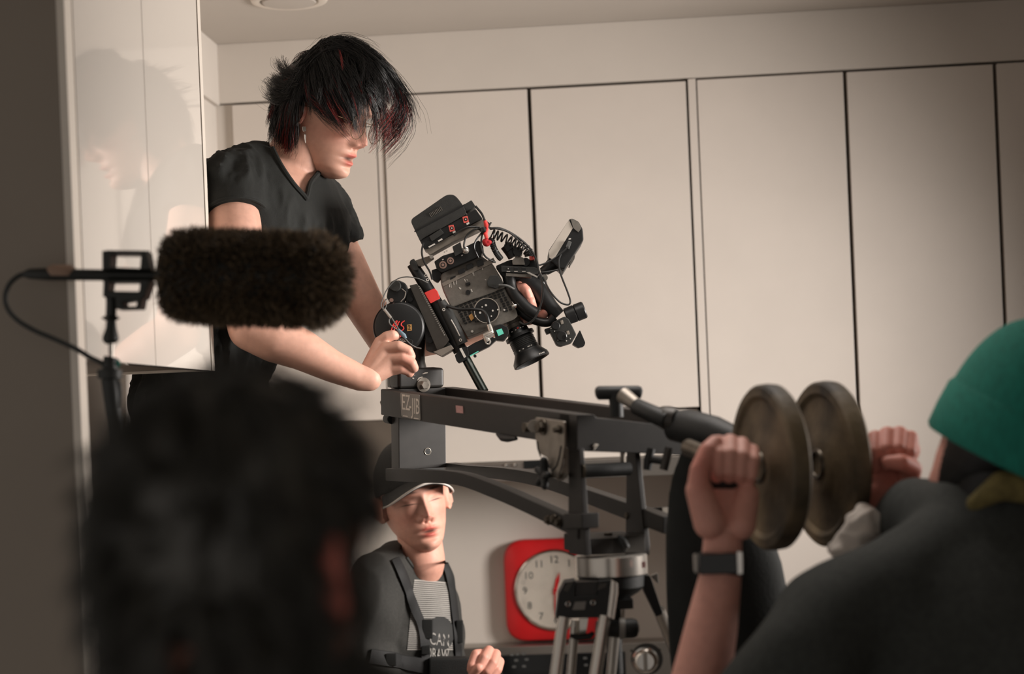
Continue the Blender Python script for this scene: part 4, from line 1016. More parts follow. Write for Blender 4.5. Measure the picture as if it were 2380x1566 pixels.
# ------------------------------------------------------------------ people: shared builders
def smoothstep(x, a, b):
    t = np.clip((x - a) / (b - a), 0, 1)
    return t * t * (3 - 2 * t)
def gauss(x, z, cx, cz, sx, sz):
    return np.exp(-((x - cx) / sx) ** 2 - ((z - cz) / sz) ** 2)
def head_grid(skin, lip, open_=0.0, nose=1.0, jaw=1.0, brow=(30, 24, 22), closed=True):
    """local head: x left-right, y forward, z up, origin between the ears; returns verts, faces, tint"""
    zs = np.array([-0.118, -0.114, -0.106, -0.095, -0.08, -0.06, -0.04, -0.02, 0.0, 0.02, 0.045, 0.07, 0.09, 0.105, 0.115, 0.12])
    yf = np.array([0.048, 0.066, 0.079, 0.083, 0.080, 0.083, 0.084, 0.085, 0.085, 0.091, 0.091, 0.080, 0.062, 0.040, 0.010, -0.02])
    yb = np.array([0.030, 0.012, 0.004, -0.008, -0.030, -0.055, -0.073, -0.086, -0.093, -0.096, -0.094, -0.086, -0.072, -0.054, -0.036, -0.02])
    wd = np.array([0.006, 0.018, 0.028, 0.038, 0.047, 0.056, 0.062, 0.067, 0.071, 0.0745, 0.076, 0.073, 0.064, 0.050, 0.030, 0.001])
    wd[:8] *= jaw
    nz, nt = 190, 168
    z = np.concatenate([np.linspace(-0.118, 0.04, 140), np.linspace(0.0425, 0.12, 50)])
    # smooth interpolation of the section curves
    def sm(y):
        f = np.interp(z, zs, y)
        for _ in range(6):
            f[1:-1] = 0.25 * f[:-2] + 0.5 * f[1:-1] + 0.25 * f[2:]
        return f
    YF, YB, W = sm(yf), sm(yb), sm(wd)
    t = np.linspace(-math.pi, math.pi, nt, endpoint=False)
    t = t - 0.45 * np.sin(t)          # denser at the front
    T, Zm = np.meshgrid(t, z)
    yc = (YF * 0.30 + YB * 0.70)[:, None]
    c, s_ = np.cos(T), np.sin(T)
    cc_ = np.sign(c) * np.abs(c) ** np.where(c > 0, 0.92, 1.0)
    ss = np.sign(s_) * np.abs(s_) ** 0.92
    X = W[:, None] * ss
    Y = np.where(c > 0, yc + (YF[:, None] - yc) * cc_, yc + (yc - YB[:, None]) * cc_)
    fr = smoothstep(c, 0.0, 0.5)
    ax = np.abs(X)
    nzp = np.interp(Zm, [-0.053, -0.047, -0.041, -0.035, -0.028, -0.012, 0.005, 0.022], np.array([0, 0.005, 0.017, 0.024, 0.022, 0.013, 0.006, 0]) * nose)
    nw = np.interp(Zm, [-0.05, -0.035, 0.0, 0.02], [0.0125, 0.0115, 0.0080, 0.0095])
    D = nzp * np.exp(-(X / nw) ** 2)
    D += 0.0085 * gauss(ax, Zm, 0.0135, -0.040, 0.0058, 0.0065) * nose
    D -= 0.004 * gauss(ax, Zm, 0.0065, -0.0485, 0.0035, 0.0028)
    D -= 0.0080 * gauss(ax, Zm, 0.031, 0.004, 0.016, 0.0095)
    D += 0.0062 * gauss(ax, Zm, 0.031, -0.001, 0.0125, 0.0075)
    D -= 0.0016 * gauss(ax, Zm, 0.031, -0.0045, 0.013, 0.0014)
    D -= 0.0014 * gauss(ax, Zm, 0.031, 0.0085, 0.013, 0.0016)
    D += 0.0035 * gauss(ax, Zm, 0.028, 0.020, 0.018, 0.006)
    D += 0.0040 * gauss(ax, Zm, 0.044, -0.022, 0.017, 0.016)
    D += 0.0030 * gauss(X, Zm, 0, -0.068, 0.028, 0.018)
    zu, zl_ = -0.0635 + open_ * 0.4, -0.0762 - open_ * 0.6
    bow = 0.0012 * np.cos(X / 0.006)
    D += 0.0052 * gauss(X, Zm - bow * (ax < 0.012), 0, zu, 0.019, 0.0045)
    D += 0.0066 * gauss(X, Zm, 0, zl_, 0.0165, 0.0052)
    mid = (zu + zl_) / 2
    D -= (0.0050 + open_ * 1.2) * gauss(X, Zm, 0, mid, 0.020, 0.0018 + open_ * 0.8)
    D -= 0.0030 * gauss(X, Zm, 0, -0.0865, 0.016, 0.0045)
    D += 0.0040 * gauss(X, Zm, 0, -0.1015, 0.016, 0.009)
    D -= 0.0012 * gauss(X, Zm, 0, -0.0565, 0.0035, 0.005)
    Y = Y + D * fr
    V = np.stack([X, Y, Zm], -1).reshape(-1, 3)
    F_ = []
    for j in range(nz - 1):
        for i in range(nt):
            i2 = (i + 1) % nt
            F_.append((j * nt + i, j * nt + i2, (j + 1) * nt + i2, (j + 1) * nt + i))
    F_.append(tuple(range(nt - 1, -1, -1))); F_.append(tuple((nz - 1) * nt + i for i in range(nt)))
    sk = np.array(L3(skin)[:3]); lp = np.array(L3(lip)[:3]); bk = np.array(L3(brow)[:3])
    C = np.tile(sk, (nz, nt, 1))
    def blend(m, col):
        return C * (1 - m[..., None]) + col * m[..., None]
    m = np.clip((gauss(X, Zm, 0, zu - 0.0008, 0.0195, 0.0050) + gauss(X, Zm, 0, zl_, 0.0180, 0.0058)) * 1.35, 0, 1) ** 2 * fr
    C = blend(np.clip(m, 0, 0.9), lp)
    m = gauss(X, Zm, 0, mid, 0.019, 0.0012 + open_ * 0.6) * fr
    C = blend(np.clip(m, 0, 0.9), np.array([0.02, 0.006, 0.005]))
    m = np.clip(gauss(ax, Zm - 0.0025 * np.cos((ax - 0.03) / 0.02), 0.029, 0.0185, 0.0165, 0.0028) * 1.2, 0, 0.8) * fr
    C = blend(m, bk)
    m = np.clip(gauss(ax, Zm + 0.10 * (ax - 0.031) ** 2 / 0.02, 0.031, -0.0045, 0.0135, 0.0013) * 1.2, 0, 0.85) * fr
    C = blend(m, bk)
    m = 0.25 * gauss(ax, Zm, 0.04, -0.035, 0.02, 0.018) * fr + 0.3 * gauss(X, Zm, 0, -0.035, 0.014, 0.014) * fr
    C = blend(m, lp)
    return V, F_, C.reshape(-1, 3)
def ear_grid():
    """local ear on the +x side: a cupped shell"""
    mm = M()
    n, k = 36, 9
    vs = []; fs = []
    for j in range(k):
        q = j / (k - 1)
        for i in range(n):
            a = 2 * math.pi * i / n
            ry = 0.0165 * (1 + 0.18 * math.sin(a)); rz = 0.031
            h = 0.016 * smoothstep(np.array(q), 0.5, 0.86) - 0.005 * smoothstep(np.array(q), 0.86, 1.0)
            if math.sin(a) < -0.75: h = h * 0.6 + 0.003
            vs.append((0.066 + float(h) + 0.007 * (1 - q) * 0 - 0.010 * math.cos(a) * q * 1.0 + 0.004, -0.012 + ry * q * math.cos(a) - 0.006 * math.sin(a) * q, -0.008 + rz * q * math.sin(a)))
    for j in range(k - 1):
        for i in range(n):
            fs.append((j * n + i, j * n + (i + 1) % n, (j + 1) * n + (i + 1) % n, (j + 1) * n + i))
    b0 = len(vs)
    for i in range(n):
        a = 2 * math.pi * i / n
        vs.append((0.060, -0.012 + 0.013 * math.cos(a), -0.008 + 0.026 * math.sin(a)))
    o = (k - 1) * n
    for i in range(n):
        fs.append((o + i, o + (i + 1) % n, b0 + (i + 1) % n, b0 + i))
    return vs, fs
def pose(yaw, pitch, roll, center, scale=1.0):
    """head pose seen from the camera: yaw to the right of the viewer's line, pitch down, roll counter-clockwise"""
    y, p, r = math.radians(yaw), math.radians(pitch), math.radians(roll)
    f = Vector((math.sin(y) * math.cos(p), -math.sin(p), math.cos(y) * math.cos(p)))
    u = Vector((math.sin(y) * math.sin(p), math.cos(p), math.cos(y) * math.sin(p)))
    rot = lambda v: Vector((v.x * math.cos(r) - v.y * math.sin(r), v.x * math.sin(r) + v.y * math.cos(r), v.z))
    f, u = rot(f), rot(u)
    x = f.cross(u)                      # the person's right-hand side
    tow = lambda v: RT * v.x + UP * v.y - FW * v.z
    A_ = np.array([list(tow(x)), list(tow(f)), list(tow(u))]) * scale     # rows: local axes in the world
    c = np.array(center)
    return (lambda V: np.asarray(V, float) @ A_ + c), A_ / scale
def crease(v, n, amp, scale, stretch=(1, 1, 1), seed=0.0):
    """sharp cloth folds"""
    from mathutils import noise
    st = np.array(stretch) * scale
    d = np.array([1 - 2.6 * abs(noise.noise(Vector((a[0] * st[0] + seed, a[1] * st[1], a[2] * st[2])))) for a in v])
    return v + n * (np.clip(d, -0.4, 1) * amp)[:, None]
def noise_disp(v, n, amp, scale, stretch=(1, 1, 1), seed=0.0):
    from mathutils import noise
    st = np.array(stretch) * scale
    d = np.array([noise.noise(Vector((a[0] * st[0] + seed, a[1] * st[1], a[2] * st[2]))) for a in v])
    return v + n * (d * amp)[:, None]
def proj(v):
    """pixel coordinates and distance of world points"""
    q = np.asarray(v) - np.array(CAMP)
    d = q @ np.array(FW)
    return CX + F * (q @ np.array(RT)) / d, CY - F * (q @ np.array(UP)) / d, d
def in_poly(x, y, poly):
    ins = np.zeros(len(x), bool); n = len(poly); j = n - 1
    for i in range(n):
        xi, yi = poly[i]; xj, yj = poly[j]
        c = ((yi > y) != (yj > y)) & (x < (xj - xi) * (y - yi) / (yj - yi + 1e-12) + xi)
        ins ^= c; j = i
    return ins
def drop(v, f, mask):
    """remove the vertices in mask and the faces using them"""
    keep = ~mask; idx = np.cumsum(keep) - 1
    f2 = [tuple(int(idx[i]) for i in q) for q in f if not any(mask[i] for i in q)]
    return v[keep], f2, keep
def bvh_of(v, f):
    from mathutils.bvhtree import BVHTree
    return BVHTree.FromPolygons([tuple(a) for a in v], f)
def cast(bvh, px, py, off=0.001, dflt=3.0):
    r = (RT * ((px - CX) / F) + UP * ((CY - py) / F) + FW).normalized()
    h = bvh.ray_cast(CAMP, r)
    if h[0] is None: return CAMP + r * dflt
    nn = h[1]
    if nn.dot(r) > 0: nn = -nn
    return h[0] + nn * off
def ribbon(bvh, pts, w, off=0.002, th=0.0025, sub=6, dflt=3.9):
    """webbing laid on a surface along a pixel path; w in pixels"""
    c = spline(pts, sub); n = len(c); mm = M(); vs = []; fs = []
    for i in range(n):
        tg = c[min(i + 1, n - 1)] - c[max(i - 1, 0)]; tg = tg / np.linalg.norm(tg); nn = np.array([-tg[1], tg[0]])
        for s in (-1, 0, 1):
            p = cast(bvh, *(c[i][:2] + nn[:2] * w * s * 0.5), off + (0.0006 if s == 0 else 0), dflt)
            vs += [p - FW * th, p + FW * th]
    for i in range(n - 1):
        k = 6 * i
        for a, b in ((0, 2), (2, 4), (4, 5), (5, 3), (3, 1), (1, 0)):
            fs.append((k + a, k + b, k + 6 + b, k + 6 + a))
    fs += [(0, 1, 3, 5, 4, 2), tuple(6 * n - 6 + q for q in (2, 4, 5, 3, 1, 0))]
    return mm.add(vs, fs)
def patch(bvh, x0, x1, y0, y1, nx, ny, off, warp=lambda x, y: (x, y), dflt=3.9):
    mm = M(); vs = [cast(bvh, *warp(x0 + (x1 - x0) * i / nx, y0 + (y1 - y0) * j / ny), off, dflt) for j in range(ny + 1) for i in range(nx + 1)]
    fs = [(j * (nx + 1) + i, j * (nx + 1) + i + 1, (j + 1) * (nx + 1) + i + 1, (j + 1) * (nx + 1) + i) for j in range(ny) for i in range(nx)]
    return mm.add(vs, fs)
def grow_hair(roots, dirs, lengths, grav, ell_c, ell_r, steps=11, gk=0.16, stiff=1.0, lift=None, curl=0.0):
    """integrate clump guides in head space: fall under gravity, stay outside the inflated skull"""
    n = len(roots); p = roots.copy(); d = dirs / np.linalg.norm(dirs, axis=1, keepdims=True)
    out = np.zeros((n, steps, 3)); st = (lengths / (steps - 1))[:, None]
    lf = np.zeros(n) if lift is None else lift
    cv = rng.normal(size=(n, 3)) * curl
    for k in range(steps):
        out[:, k] = p
        d = d + grav * gk * (0.35 + 0.1 * k) / stiff + cv * 0.10 * math.sin(k * 0.9)
        d /= np.linalg.norm(d, axis=1, keepdims=True)
        p = p + d * st
        rr_ = ell_r + (lf * min(1, (k + 1) / 4))[:, None]
        q = (p - ell_c) / rr_; m = np.linalg.norm(q, axis=1)
        ins = m < 1
        if ins.any():
            nrm_ = q[ins] / rr_[ins]; nrm_ /= np.linalg.norm(nrm_, axis=1, keepdims=True)
            p[ins] = ell_c + q[ins] / m[ins][:, None] * rr_[ins]
            dd = d[ins]; dn = (dd * nrm_).sum(1, keepdims=True); d[ins] = dd - nrm_ * np.minimum(dn, 0)
    return out
def clump_strands(guides, per, r0, r1, frizz=0.0015):
    n, k, _ = guides.shape
    g = np.repeat(guides, per, axis=0)
    off = rng.normal(size=(n * per, 1, 3)); off /= np.linalg.norm(off, axis=2, keepdims=True) + 1e-9
    off *= np.sqrt(rng.random((n * per, 1, 1)))
    w = np.linspace(1, 0, k)[None, :, None]
    ph = rng.random((n * per, 1, 3)) * 6.283; fq = 0.35 + 0.5 * rng.random((n * per, 1, 3))
    wav = np.sin(np.arange(k)[None, :, None] * fq + ph) * frizz * np.linspace(0, 1, k)[None, :, None]
    ext = 1 + 0.12 * rng.normal(size=(n * per, 1, 1))
    g = g[:, :1] + (g - g[:, :1]) * ext
    return g + off * (r0 * w + r1 * (1 - w)) + wav
def person(label, loc):
    return thing('person', label, 'person', loc)
SKIN = dict(sss=0.12, rough=0.56, var=0.06, scale=90, bump=0.06, bscale=900, attr=True)
mat('skin', (190, 140, 120), **SKIN)
mat('hair', (16, 15, 14), 0.34, var=0.1, attr=True, spec=0.55)
mat('tee_dark', (18, 20, 17), 0.85, var=0.25, scale=220, bump=0.3, bscale=900)
mat('tee_charcoal', (46, 45, 42), 0.85, var=0.2, scale=200, bump=0.25, bscale=900)
mat('trouser', (30, 30, 32), 0.85, var=0.2)
mat('jacket_black', (54, 56, 53), 0.9, var=0.2, scale=120, bump=0.3, bscale=600)
mat('webbing', (12, 12, 12), 0.7, var=0.2, scale=200, bump=0.3, bscale=900)
mat('shirt_print', (150, 146, 140), 0.8, var=0.04)
mat('shirt_ink', (40, 40, 39), 0.8)
mat('cap_cloth', (40, 40, 39), 0.85, var=0.15, scale=200, bump=0.3, bscale=900)
mat('white_piping', (206, 198, 190), 0.7)
mat('teal_knit', (26, 120, 104), 0.9, var=0.18, scale=160, bump=0.5, bscale=500, stretch=(1, 1, 0.3))
mat('mustard', (112, 100, 58), 0.9, var=0.3, scale=80, bump=0.4)
mat('white_cloth', (225, 214, 204), 0.8, var=0.1)
mat('wire_gold', (180, 160, 130), 0.25, 0.9)
mat('lens_clear', (255, 255, 255), 0.03)
_g = MATS['lens_clear'].node_tree.nodes['Principled BSDF']
_g.inputs['Transmission Weight'].default_value = 1.0; _g.inputs['IOR'].default_value = 1.05
def fill(v, rgb): return np.tile(np.array(L3(rgb)[:3]), (len(v), 1))
def join_skin(parts):
    V = []; Fs = []; T = []; k = 0
    for v, f, t in parts:
        V.append(v); T.append(t); Fs += [tuple(i + k for i in q) for q in f]; k += len(v)
    return np.concatenate(V), Fs, np.concatenate(T)

def text_on(bvh, txt, cx, cy, wpx, hpx, off, m, parent, tilt=0.0):
    """lettering printed on a cloth surface: every point is laid onto the surface"""
    c = bpy.data.curves.new('lettering', 'FONT'); c.body = txt; c.size = 1.0; c.align_x = 'CENTER'; c.align_y = 'CENTER'; c.resolution_u = 3
    t = bpy.data.objects.new('tmp', c); COL.objects.link(t)
    me = bpy.data.meshes.new_from_object(t.evaluated_get(bpy.context.evaluated_depsgraph_get()))
    bpy.data.objects.remove(t); bpy.data.curves.remove(c)
    q = np.array([v.co for v in me.vertices]); lo, hi = q.min(0), q.max(0)
    fs = [tuple(p.vertices) for p in me.polygons]; bpy.data.meshes.remove(me)
    vs = []
    for a in q:
        u = (a[0] - (lo[0] + hi[0]) / 2) / (hi[0] - lo[0]); w_ = (a[1] - (lo[1] + hi[1]) / 2) / (hi[1] - lo[1])
        vs.append(tuple(cast(bvh, cx + u * wpx, cy - w_ * hpx + u * tilt, off, 3.85)))
    return M().add(vs, fs).build('lettering', m, parent)
# ------------------------------------------------------------------ the long haired man at the camera
SK1, LP1 = (206, 158, 138), (196, 104, 92)
pm = person('standing person with shaggy black and red hair in a dark tee, gripping the film camera', P(520, 1000, 3.47) - UP0 * 0.9)
hc = P(757, 262, 3.42)
HL, HA = pose(64, 19, 0, hc, 0.985)
hv, hf, ht = head_grid(SK1, LP1, open_=0.0035, nose=1.05)
_w = smoothstep(hv[:, 2], 0.02, 0.10) * smoothstep(-hv[:, 1], 0.0, 0.07)
hv = np.array([0, -0.006, 0.012]) + (hv - np.array([0, -0.006, 0.012])) * (1 - 0.17 * _w)[:, None]
def scalp(V):
    x, y, z = V[:, 0], V[:, 1], V[:, 2]
    lim = np.where(y > 0.045, 0.058, np.where(y > 0, 0.010 + 0.048 * np.clip(y, 0, 0.045) / 0.045, 0.010 + y * 1.15))
    return z > lim
sm_ = scalp(hv)
ht[sm_] = np.array(L3((22, 18, 17))[:3])
parts = [(HL(hv), hf, ht)]
ev, ef = ear_grid()
for sg in (1, -1):
    e_ = np.array(ev) * np.array([sg, 1, 1])
    parts.append((HL(e_), [q[::sg] for q in ef], fill(ev, (200, 138, 120))))
# neck, arms, hands as one skin
d0 = 3.30
mm = M()
mm.chain([HL([[0.0, -0.025, -0.03]])[0], P(690, 370, 3.43), P(655, 425, 3.45)], [0.056, 0.057, 0.075])
mm.ell(P(655, 520, 3.43), (0.155, 0.095, 0.13), (RT * 0.5 + FW * 0.86, RT * 0.86 - FW * 0.5, UP))
# near arm
mm.chain([P(540, 440, 3.31), P(548, 540, 3.28), P(562, 660, 3.26), P(583, 762, 3.25)], [0.052, 0.048, 0.045, 0.042])
mm.chain([P(583, 762, 3.25), P(640, 788, 3.255), P(700, 812, 3.265), P(770, 850, 3.28), P(836, 878, 3.295), P(858, 880, 3.30)], [0.042, 0.043, 0.038, 0.030, 0.0245, 0.024])
# far arm
mm.chain([P(738, 485, 3.52), P(800, 610, 3.50), P(842, 700, 3.50), P(905, 800, 3.52)], [0.046, 0.041, 0.040, 0.037])
mm.chain([P(905, 800, 3.52), P(1040, 775, 3.50), P(1130, 755, 3.48), P(1200, 738, 3.455)], [0.037, 0.036, 0.028, 0.023])
v1, f1, n1 = remesh(mm, 0.0042, 10)
parts.append((v1, f1, fill(v1, SK1)))
# near hand closed round the pan lever
hm = M()
W_ = P(852, 878, 3.302)
K = [P(884, 796, 3.322), P(898, 810, 3.308), P(908, 834, 3.304), P(910, 858, 3.308)]
for k_, r in zip(K, (0.0125, 0.013, 0.0125, 0.0115)):
    hm.cap(W_, 0.0195, k_, r, 16)
hm.cap(P(866, 860, 3.306), 0.02, P(888, 830, 3.31), 0.0165, 16)
fg = [
    [(884, 796, 3.322), (899, 783, 3.318), (912, 779, 3.318), (919, 780, 3.322)],
    [(898, 810, 3.306), (926, 805, 3.298), (948, 815, 3.300), (955, 828, 3.306), (948, 834, 3.315)],
    [(908, 834, 3.304), (936, 832, 3.298), (956, 843, 3.300), (962, 855, 3.306), (955, 859, 3.315)],
    [(910, 858, 3.308), (932, 855, 3.305), (948, 860, 3.310), (952, 866, 3.318)],
]
for ch_ in fg:
    hm.chain([P(*c) for c in ch_], [0.0120, 0.0108, 0.0100, 0.0090, 0.0082][:len(ch_)], 16)
hm.chain([P(868, 850, 3.315), P(880, 815, 3.330), P(897, 788, 3.332), P(914, 778, 3.330)], [0.016, 0.0125, 0.011, 0.009], 16)
hm.cap(P(836, 878, 3.298), 0.0235, W_, 0.022)
v2, f2, n2 = remesh(hm, 0.0016, 5)
t2 = fill(v2, SK1)
x_, y_, d_ = proj(v2)
red = np.exp(-(((x_ - 948) / 22) ** 2 + ((y_ - 838) / 34) ** 2)) * 0.45
t2 = t2 * (1 - red[:, None]) + np.array(L3((206, 130, 112))[:3]) * red[:, None]
parts.append((v2, f2, t2))
# far hand on the camera grip
hm = M()
for K_, r in ((P(1222, 722, 3.43), 0.0125), (P(1236, 716, 3.425), 0.0125), (P(1230, 735, 3.43), 0.012)):
    hm.cap(P(1200, 738, 3.45), 0.020, K_, r, 16)
for ch_ in ([(1222, 722, 3.43), (1216, 695, 3.385), (1209, 672, 3.372), (1205, 662, 3.372)], [(1236, 718, 3.425), (1230, 695, 3.378), (1223, 675, 3.366), (1217, 667, 3.366)], [(1232, 735, 3.43), (1236, 716, 3.385), (1233, 700, 3.372)], [(1228, 742, 3.43), (1246, 738, 3.41), (1262, 732, 3.398), (1266, 727, 3.395)]):
    hm.chain([P(*c) for c in ch_], [0.0115, 0.0105, 0.0095, 0.0082][:len(ch_)], 16)
v3, f3, n3 = remesh(hm, 0.0016, 4)
parts.append((v3, f3, fill(v3, (198, 138, 122))))
V, Fs, T = join_skin(parts)
solid('body', V, Fs, 'skin', pm, T)
# t-shirt
mm = M()
TX, TY = RT * 0.5 + FW * 0.86, RT * 0.86 - FW * 0.5
mm.ell(P(642, 520, 3.43), (0.172, 0.112, 0.150), (TX, TY, UP))
mm.ell(P(630, 430, 3.44), (0.150, 0.075, 0.060), (TX, TY, UP))
for s in np.linspace(0, 1, 6):
    mm.ell(P(610 - 168 * s, 590 + 340 * s, 3.43 + 0.03 * s), (0.160 - 0.034 * s, 0.108 - 0.014 * s, 0.10), (TX, TY, UP))
mm.chain([P(600, 395, 3.40), P(541, 432, 3.32)], [0.055, 0.064])
mm.cyl(P(541, 430, 3.32), P(548, 503, 3.290), 0.065, 0.0595, 40)
mm.chain([P(700, 430, 3.47), P(738, 482, 3.52)], [0.055, 0.055])
mm.cyl(P(738, 482, 3.52), P(782, 575, 3.505), 0.055, 0.050, 36)
mm.chain([P(628, 392, 3.47), P(668, 405, 3.46)], [0.052, 0.060])
v, f, n = remesh(mm, 0.0048, 9)
wn = np.linalg.norm(v - np.array(P(690, 400, 3.40)), axis=1)
hd_ = np.linalg.norm(v - np.array(P(550, 520, 3.285)), axis=1)
wn = (smoothstep(wn, 0.07, 0.16) * (0.12 + 0.88 * smoothstep(hd_, 0.065, 0.105)))[:, None]
v = noise_disp(v, n * wn, 0.011, 14, (1.0, 1.0, 0.42), 3.1)
v = crease(v, n * wn, 0.010, 24, (1.0, 1.0, 0.30), 9.0)
v = crease(v, n * wn, 0.0035, 60, (1.0, 1.0, 0.35), 2.0)
x_, y_, d_ = proj(v)
vneck = [(615, 310), (632, 343), (655, 385), (684, 428), (711, 457), (714, 440), (722, 421), (742, 398), (762, 376), (740, 290), (640, 290)]
cut = in_poly(x_, y_, vneck) & (d_ < 3.50)
bv = bvh_of(v, f)
v, f, keep = drop(v, f, cut)
tee = solid('t_shirt', v, f, 'tee_dark', pm)
so = tee.modifiers.new('cloth', 'SOLIDIFY'); so.thickness = 0.003; so.offset = -1
M().tube([cast(bv, x + 0, y, 0.0005, 3.40) for x, y in spline([(633, 346), (652, 384), (680, 426), (706, 455), (711, 461), (715, 450), (721, 426), (740, 402), (752, 390)], 4)], 0.0052, 8).build('collar', 'tee_dark', pm)
M().ring(P(547, 500, 3.291), P(548, 503, 3.290) - P(541, 430, 3.32), 0.0570, 0.0034, 48, 8).build('sleeve_hem', 'tee_dark', pm)
# trousers down to the step
mm = M()
hx = P(440, 960, 3.46)
mm.ell(hx, (0.128, 0.096, 0.12), (TX, TY, UP))
zf = 0.66
for s in (-1, 1):
    h0 = hx + TX * 0.07 * s - UP0 * 0.06
    ft = Vector((h0.x, h0.y, zf))
    mm.chain([h0, h0 * 0.5 + ft * 0.5 + TY * 0.02, ft + UP0 * 0.075], [0.078, 0.060, 0.046])
v, f, n = remesh(mm, 0.008, 10)
solid('trousers', v, f, 'trouser', pm)
for s in (-1, 1):
    h0 = hx + TX * 0.07 * s
    mm = M().cap(Vector((h0.x, h0.y, zf + 0.047)) - TY * 0.05, 0.042, Vector((h0.x, h0.y, zf + 0.04)) + TY * 0.12, 0.036)
    mm.build('shoe', 'rubber', pm)
st = thing('step_stool', 'dark step stool carrying the long haired person, below the picture edge', 'stool', (hx.x, hx.y, 0))
M().box((hx.x, hx.y, zf - 0.0165), (0.17, 0.16, 0.015)).build('tread', 'dark_unit', st, bevel=0.004)
for a in (-1, 1):
    for b in (-1, 1):
        M().box((hx.x + a * 0.14, hx.y + b * 0.13, (zf - 0.033) / 2), (0.018, 0.018, (zf - 0.033) / 2)).build('leg', 'dark_unit', st, bevel=0.002)
# hair
red1, red2, blk = np.array(L3((150, 40, 36))[:3]), np.array(L3((110, 34, 32))[:3]), np.array(L3((19, 17, 16))[:3])
def scalp_roots(hv, mask, n, cell=0.0045):
    q = hv[mask]; key = np.floor(q / cell).astype(int)
    _, ix = np.unique(key, axis=0, return_index=True)
    q = q[ix]
    return q[rng.integers(0, len(q), n)] + rng.normal(size=(n, 3)) * 0.0015
C0 = np.array([0, -0.006, 0.012]); ER = np.array([0.078, 0.095, 0.111])
# dark under-layer hugging the skull
bs = hv.copy(); nb = (bs - C0) / ER ** 2; nb /= np.linalg.norm(nb, axis=1, keepdims=True)
thick = 0.004 + 0.007 * smoothstep(bs[:, 2], 0.0, 0.09)
bs = bs + nb * thick[:, None]
hb_v, hb_f, _k = drop(HL(bs), hf[:-2], ~sm_)
solid('hair_base', hb_v, hb_f, 'hair', pm, np.tile(blk, (len(hb_v), 1)))
# short layer all round
NG = 420
rt = scalp_roots(hv, sm_ & ~((np.abs(hv[:, 0]) > 0.045) & (hv[:, 2] < 0.045) & (hv[:, 1] > -0.045)), NG)
nn = (rt - C0) / ER ** 2; nn /= np.linalg.norm(nn, axis=1, keepdims=True)
wh = np.array([0.0, -0.055, 0.112]); tt = rt - wh; tt -= nn * (tt * nn).sum(1, keepdims=True)
tt /= np.linalg.norm(tt, axis=1, keepdims=True) + 1e-6
x, y, z = rt.T
front = smoothstep(y, -0.01, 0.05) * smoothstep(z, 0.03, 0.07)
dr_ = tt + nn * 0.30 + rng.normal(size=tt.shape) * 0.15
ln_ = (0.060 + 0.030 * smoothstep(z, 0.04, 0.11) - 0.038 * front) * (0.8 + 0.4 * rng.random(NG))
gl = HA @ np.array([0, 0, -1.0])
lf = 0.007 + 0.016 * smoothstep(z, 0.03, 0.10) + 0.006 * rng.random(NG) - 0.030 * smoothstep(-y, 0.0, 0.05) * smoothstep(z, 0.01, 0.07)
ln_ = ln_ * (1 - 0.3 * smoothstep(-y, 0.0, 0.05))
G = grow_hair(rt, dr_, ln_, gl, C0, ER, 12, 0.18, 1.0, lf, 0.5)
GW = HL(G.reshape(-1, 3)).reshape(G.shape)
